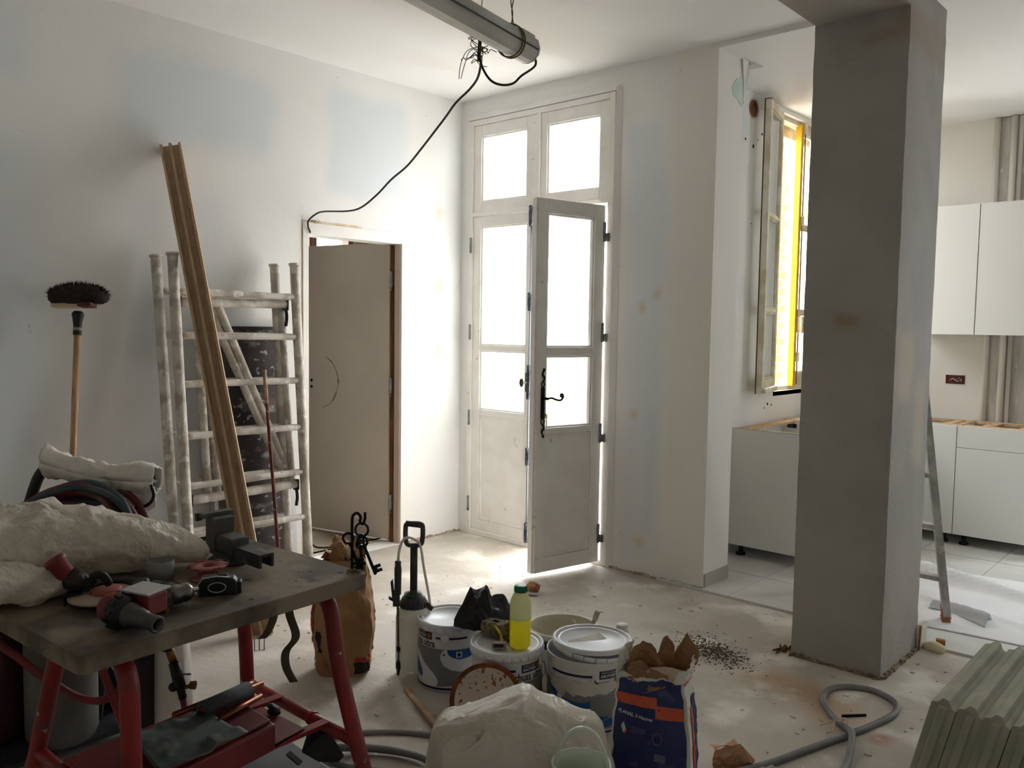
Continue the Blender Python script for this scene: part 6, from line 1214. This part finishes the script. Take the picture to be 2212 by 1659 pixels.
# ================================================================== plaster blocks at the lower right
m_blk_g = M('green_plaster_block', S(176, 174, 154), .85, c2=S(154, 155, 138), sc=5, bump=.12, bsc=60, spots=[(S(76, 84, 72), 9, .68, .75, 4, .5), (S(176, 180, 164), 14, .64, .74, 3, .5)])
tl_ = radians(13); pitchx = .0735
def block(i, label):
    t = thing('plaster_block', label, 'block', (-.79+pitchx*i*1.0, 3.05, 0), group='green plaster blocks at the right'); x0 = -.80+pitchx*i+.002*(i % 2); y0 = 2.745+(0, -.004, -.012, -.016, -.03, -.02)[i]; L_ = .655; H = .372; wd = .0715
    ux = V(cos(tl_), 0, -sin(tl_)); uz = V(sin(tl_), 0, cos(tl_)); o = V(x0, y0, wd*sin(tl_)+.001)
    prof = [(0, 0), (.022, 0), (.025, .012), (.046, .012), (.049, 0), (wd, 0), (wd, H-.008), (wd-.012, H-.003), (wd-.016, H-.001), (wd-.026, H+.016), (wd-.030, H+.017), (.030, H+.017), (.026, H+.016), (.016, H-.001), (.010, H-.003), (0, H-.008)]
    # end groove profile is carried by a second piece so that the block end shows its own tongue
    MB().prism([o+ux*x+uz*z for x, z in prof], (0, L_, 0)).build('block', m_blk_g, t, bevel=.002)
    MB().prism([o+ux*x+uz*.004+V(0, y, 0) for x, y in ((.020, 0.001), (.026, -.012), (.046, -.012), (.052, .001))], uz*(H-.012)).build('end_tongue', m_blk_g, t)
labs = ['leftmost green plaster block of the leaning row at the right picture edge', 'second green plaster block from the left of the leaning row', 'third green plaster block of the leaning row, chipped at its near end', 'fourth green plaster block of the leaning row, at the right picture edge', 'fifth green plaster block of the leaning row, mostly beyond the picture edge']
for i, l in enumerate(labs): block(i, l)
# ================================================================== cables on the floor
m_gcab = M('grey_cable', S(112, 111, 112), .6, c2=S(130, 128, 126), sc=9)
def zp(pts, z=.011): return [(p[0], p[1], (p[2] if len(p) > 2 else z)) for p in pts]
rc = thing('grey_cable', 'thick grey cable lying in a loop on the floor in front of the pillar', 'cable', (-1.12, 3.1, 0))
MB().tube(smooth_path(zp([(-1.42, 2.36), (-1.30, 2.50), (-1.209, 2.693), (-1.145, 2.90), (-1.08, 3.114), (-1.040, 3.26), (-1.018, 3.395), (-1.05, 3.50), (-1.144, 3.553), (-1.22, 3.535), (-1.274, 3.485), (-1.292, 3.41), (-1.272, 3.32), (-1.22, 3.245), (-1.161, 3.18), (-1.10, 3.12, .02), (-1.062, 3.063, .034), (-1.03, 2.96, .018), (-1.005, 2.854), (-1.0, 2.75), (-.99, 2.6)]), 7), .0125, 10).build('sheath', m_gcab, rc)
mb = MB(); q = V(-1.118, 3.15, .024); mb.tube(smooth_path([q, q+V(-.03, -.03, .012), q+V(-.05, -.035, .0), q+V(-.075, -.05, -.015)], 5), .003, 6); mb.tube(smooth_path([q+V(-.03, -.03, .01), q+V(-.02, -.07, -.008), q+V(-.035, -.09, -.015)], 5), .003, 6); mb.tube(ring_pts(q, .018, (.7, .7, .1), 14), .003, 6, closed=True); mb.build('tie_string', M('pale_string', S(202, 186, 160), .9), rc)
lc_ = thing('cable_coil', 'grey cable coiled on the floor between the bench leg and the white sack', 'cable', (-2.25, 1.82, 0))
for k, (cx, cy2, rx, ry, z) in enumerate(((-2.22, 1.86, .24, .20, .012), (-2.19, 1.72, .20, .17, .022), (-2.16, 1.70, .23, .19, .034))):
    P = [(cx+rx*cos(a)*.9+ry*sin(a)*.25, cy2+ry*sin(a)*.9+rx*cos(a)*.3, z+.006*sin(2*a+k)) for a in [2*pi*j/40 for j in range(40)]]
    MB().tube(P, .0105, 10, closed=True).build('turn', m_gcab, lc_)
dc = thing('door_cable', 'thin black cable on the floor running through the inner doorway', 'cable', (-4.65, 3.4, 0)); MB().tube(smooth_path(zp([(-4.95, 3.18), (-4.80, 3.288), (-4.66, 3.275), (-4.60, 3.38), (-4.64, 3.58), (-4.8, 3.8)], .006), 6), .0055, 8).build('sheath', m_cab_, dc)
# ================================================================== floor bits
mb = MB().beam((-1.166, 3.245, .005), (-1.100, 3.318, .005), .007, .008); tag(mb.build('black_rod', m_iron), 'short black steel rod on the floor inside the cable loop', 'rod')
for nm, lab, a, b in (('timber_stick', 'bare wooden stick on the floor behind the rusty lid, darker one of two', (-2.560, 2.225, .010), (-2.24, 2.095, .010)), ('timber_stick', 'paint-whitened wooden stick on the floor, nearer the white sack', (-2.47, 2.175, .027), (-2.14, 2.045, .027))):
    t = thing(nm, lab, 'stick', (a[0], a[1], 0), group='two sticks on the floor'); mt = m_raw if 'bare' in lab else M('whitened_stick', S(206, 196, 180), .8, c2=S(176, 150, 118), sc=12)
    MB().beam(a, b, .020, .014).build('lath', mt, t, bevel=.002); MB().beam(V(a)+V(.008, .012, -.003), V(b)+V(.008, .012, -.003), .008, .008).build('fillet', mt, t)
rng = random.Random(8)
mb = MB(); mb.ball((-3.02, 3.56, .028), .045, .03, .034, 8, 6, lambda d: 1+.5*fbm(d, 2.4), smooth=False); tag(mb.build('clay_shard', m_terra), 'broken terracotta shard on the floor below the open door leaf', 'shard')
mb = MB(); mb.obox((-3.0, 3.535, .008), (.028, .012, 0), (-.01, .02, 0), (0, 0, .006)); tag(mb.build('plaster_chip', m_pls, bevel=.003), 'flat pale plaster chip in front of the terracotta shard', 'chip')
mb = MB()
for i in range(1100):
    c = V(rng.gauss(-1.86, .085), rng.gauss(3.50, .06), .0012); c.y -= (c.x+1.86)*.25; s_ = rng.choice((.0012, .0016, .002, .0028, .0034)); mb.obox(c, (s_, rng.uniform(-.001, .001), 0), (0, s_*.8, 0), (0, 0, s_*.45))
tag(mb.build('dirt_crumbs', M('dark_soil', S(84, 70, 56), .95), kind='stuff'), 'patch of dark dirt crumbs on the floor left of the pillar', 'dirt')
mb = MB()
for i in range(260):
    c = V(rng.uniform(-3.6, -.9), rng.uniform(1.9, 4.2), .002)
    s_ = rng.uniform(.0015, .006); a_ = rng.uniform(0, pi); mb.obox(c, (s_*cos(a_)*rng.uniform(1, 2.5), s_*sin(a_), 0), (-s_*sin(a_)*.7, s_*cos(a_)*.7, 0), (0, 0, s_*.25))
tag(mb.build('plaster_crumbs', M('mixed_crumbs', S(196, 186, 170), .9, c2=S(160, 146, 130), sc=30), kind='stuff'), 'scattered plaster crumbs and splinters over the bare floor', 'crumbs')
# paper and film at the bottom edge
kp = thing('kraft_scrap', 'crumpled brown cardboard scrap on the floor at the bottom picture edge', 'cardboard', (-1.30, 2.6, 0))
mb = MB(); q = V(-1.315, 2.585, 0)
L0 = [q+V(-.03, -.03, .0), q+V(.005, .0, .0), q+V(.05, .04, .0), q+V(.085, .06, .0)]; H0 = [q+V(-.03, -.02, .058), q+V(.0, .012, .070), q+V(.03, .045, .078), q+V(.075, .065, .03)]
mb.grid(lambda u, v: (lambda f, i: V(L0[i]).lerp(V(L0[i+1]), f-i).lerp(V(H0[i]).lerp(V(H0[i+1]), f-i), v))(u*2.999, int(u*2.999))+V(0, -.012*sin(pi*v), 0)+V(.006, -.006, 0)*fbm((u*4, v*3, 0), 1.3), 18, 8, smooth=False); mb.build('front', film_mat('kraft_card', S(186, 140, 106), .2, .8), kp, solid=.002)
mb = MB(); mb.grid(lambda u, v: V(H0[0]).lerp(V(H0[2]), u).lerp(V(H0[0]).lerp(V(H0[2]), u)+V(-.045, .045, -.02), v)+V(0, 0, .008*sin(5*u+2*v)), 10, 5, smooth=False); mb.build('top_fold', film_mat('kraft_card_top', S(196, 154, 118), .2, .8), kp, solid=.002)
mb = MB(); mb.grid(lambda u, v: V(-1.215+.10*u, 2.64+.05*u-.05*v, .004+.022*max(0, fbm((u*3, v*3, 0), 1.6))+.03*sin(pi*u)*sin(pi*v)), 14, 10, smooth=False); tag(mb.build('plastic_scrap', m_clear, solid=.001), 'crumpled clear plastic scrap beside the cardboard at the bottom edge', 'plastic')
mb = MB(); mb.grid(lambda u, v: V(-1.09+.14*u, 2.66+.16*u-.07*v, .003+.012*max(0, fbm((u*3, v*3, 1), 1.7))), 14, 10, smooth=False); tag(mb.build('paper_scrap', M('cream_paper', S(214, 206, 186), .8), solid=.001), 'flat torn cream paper under the grey cable at the bottom edge', 'paper')
mb = MB(); mb.prism([(-2.60, 1.62, .004), (-2.575, 1.645, .004), (-2.57, 1.63, .004)], (0, 0, .004)); tag(mb.build('splinter', M('dark_splinter', S(60, 62, 60), .8)), 'small dark splinter on the floor between bench and paper sack', 'splinter')
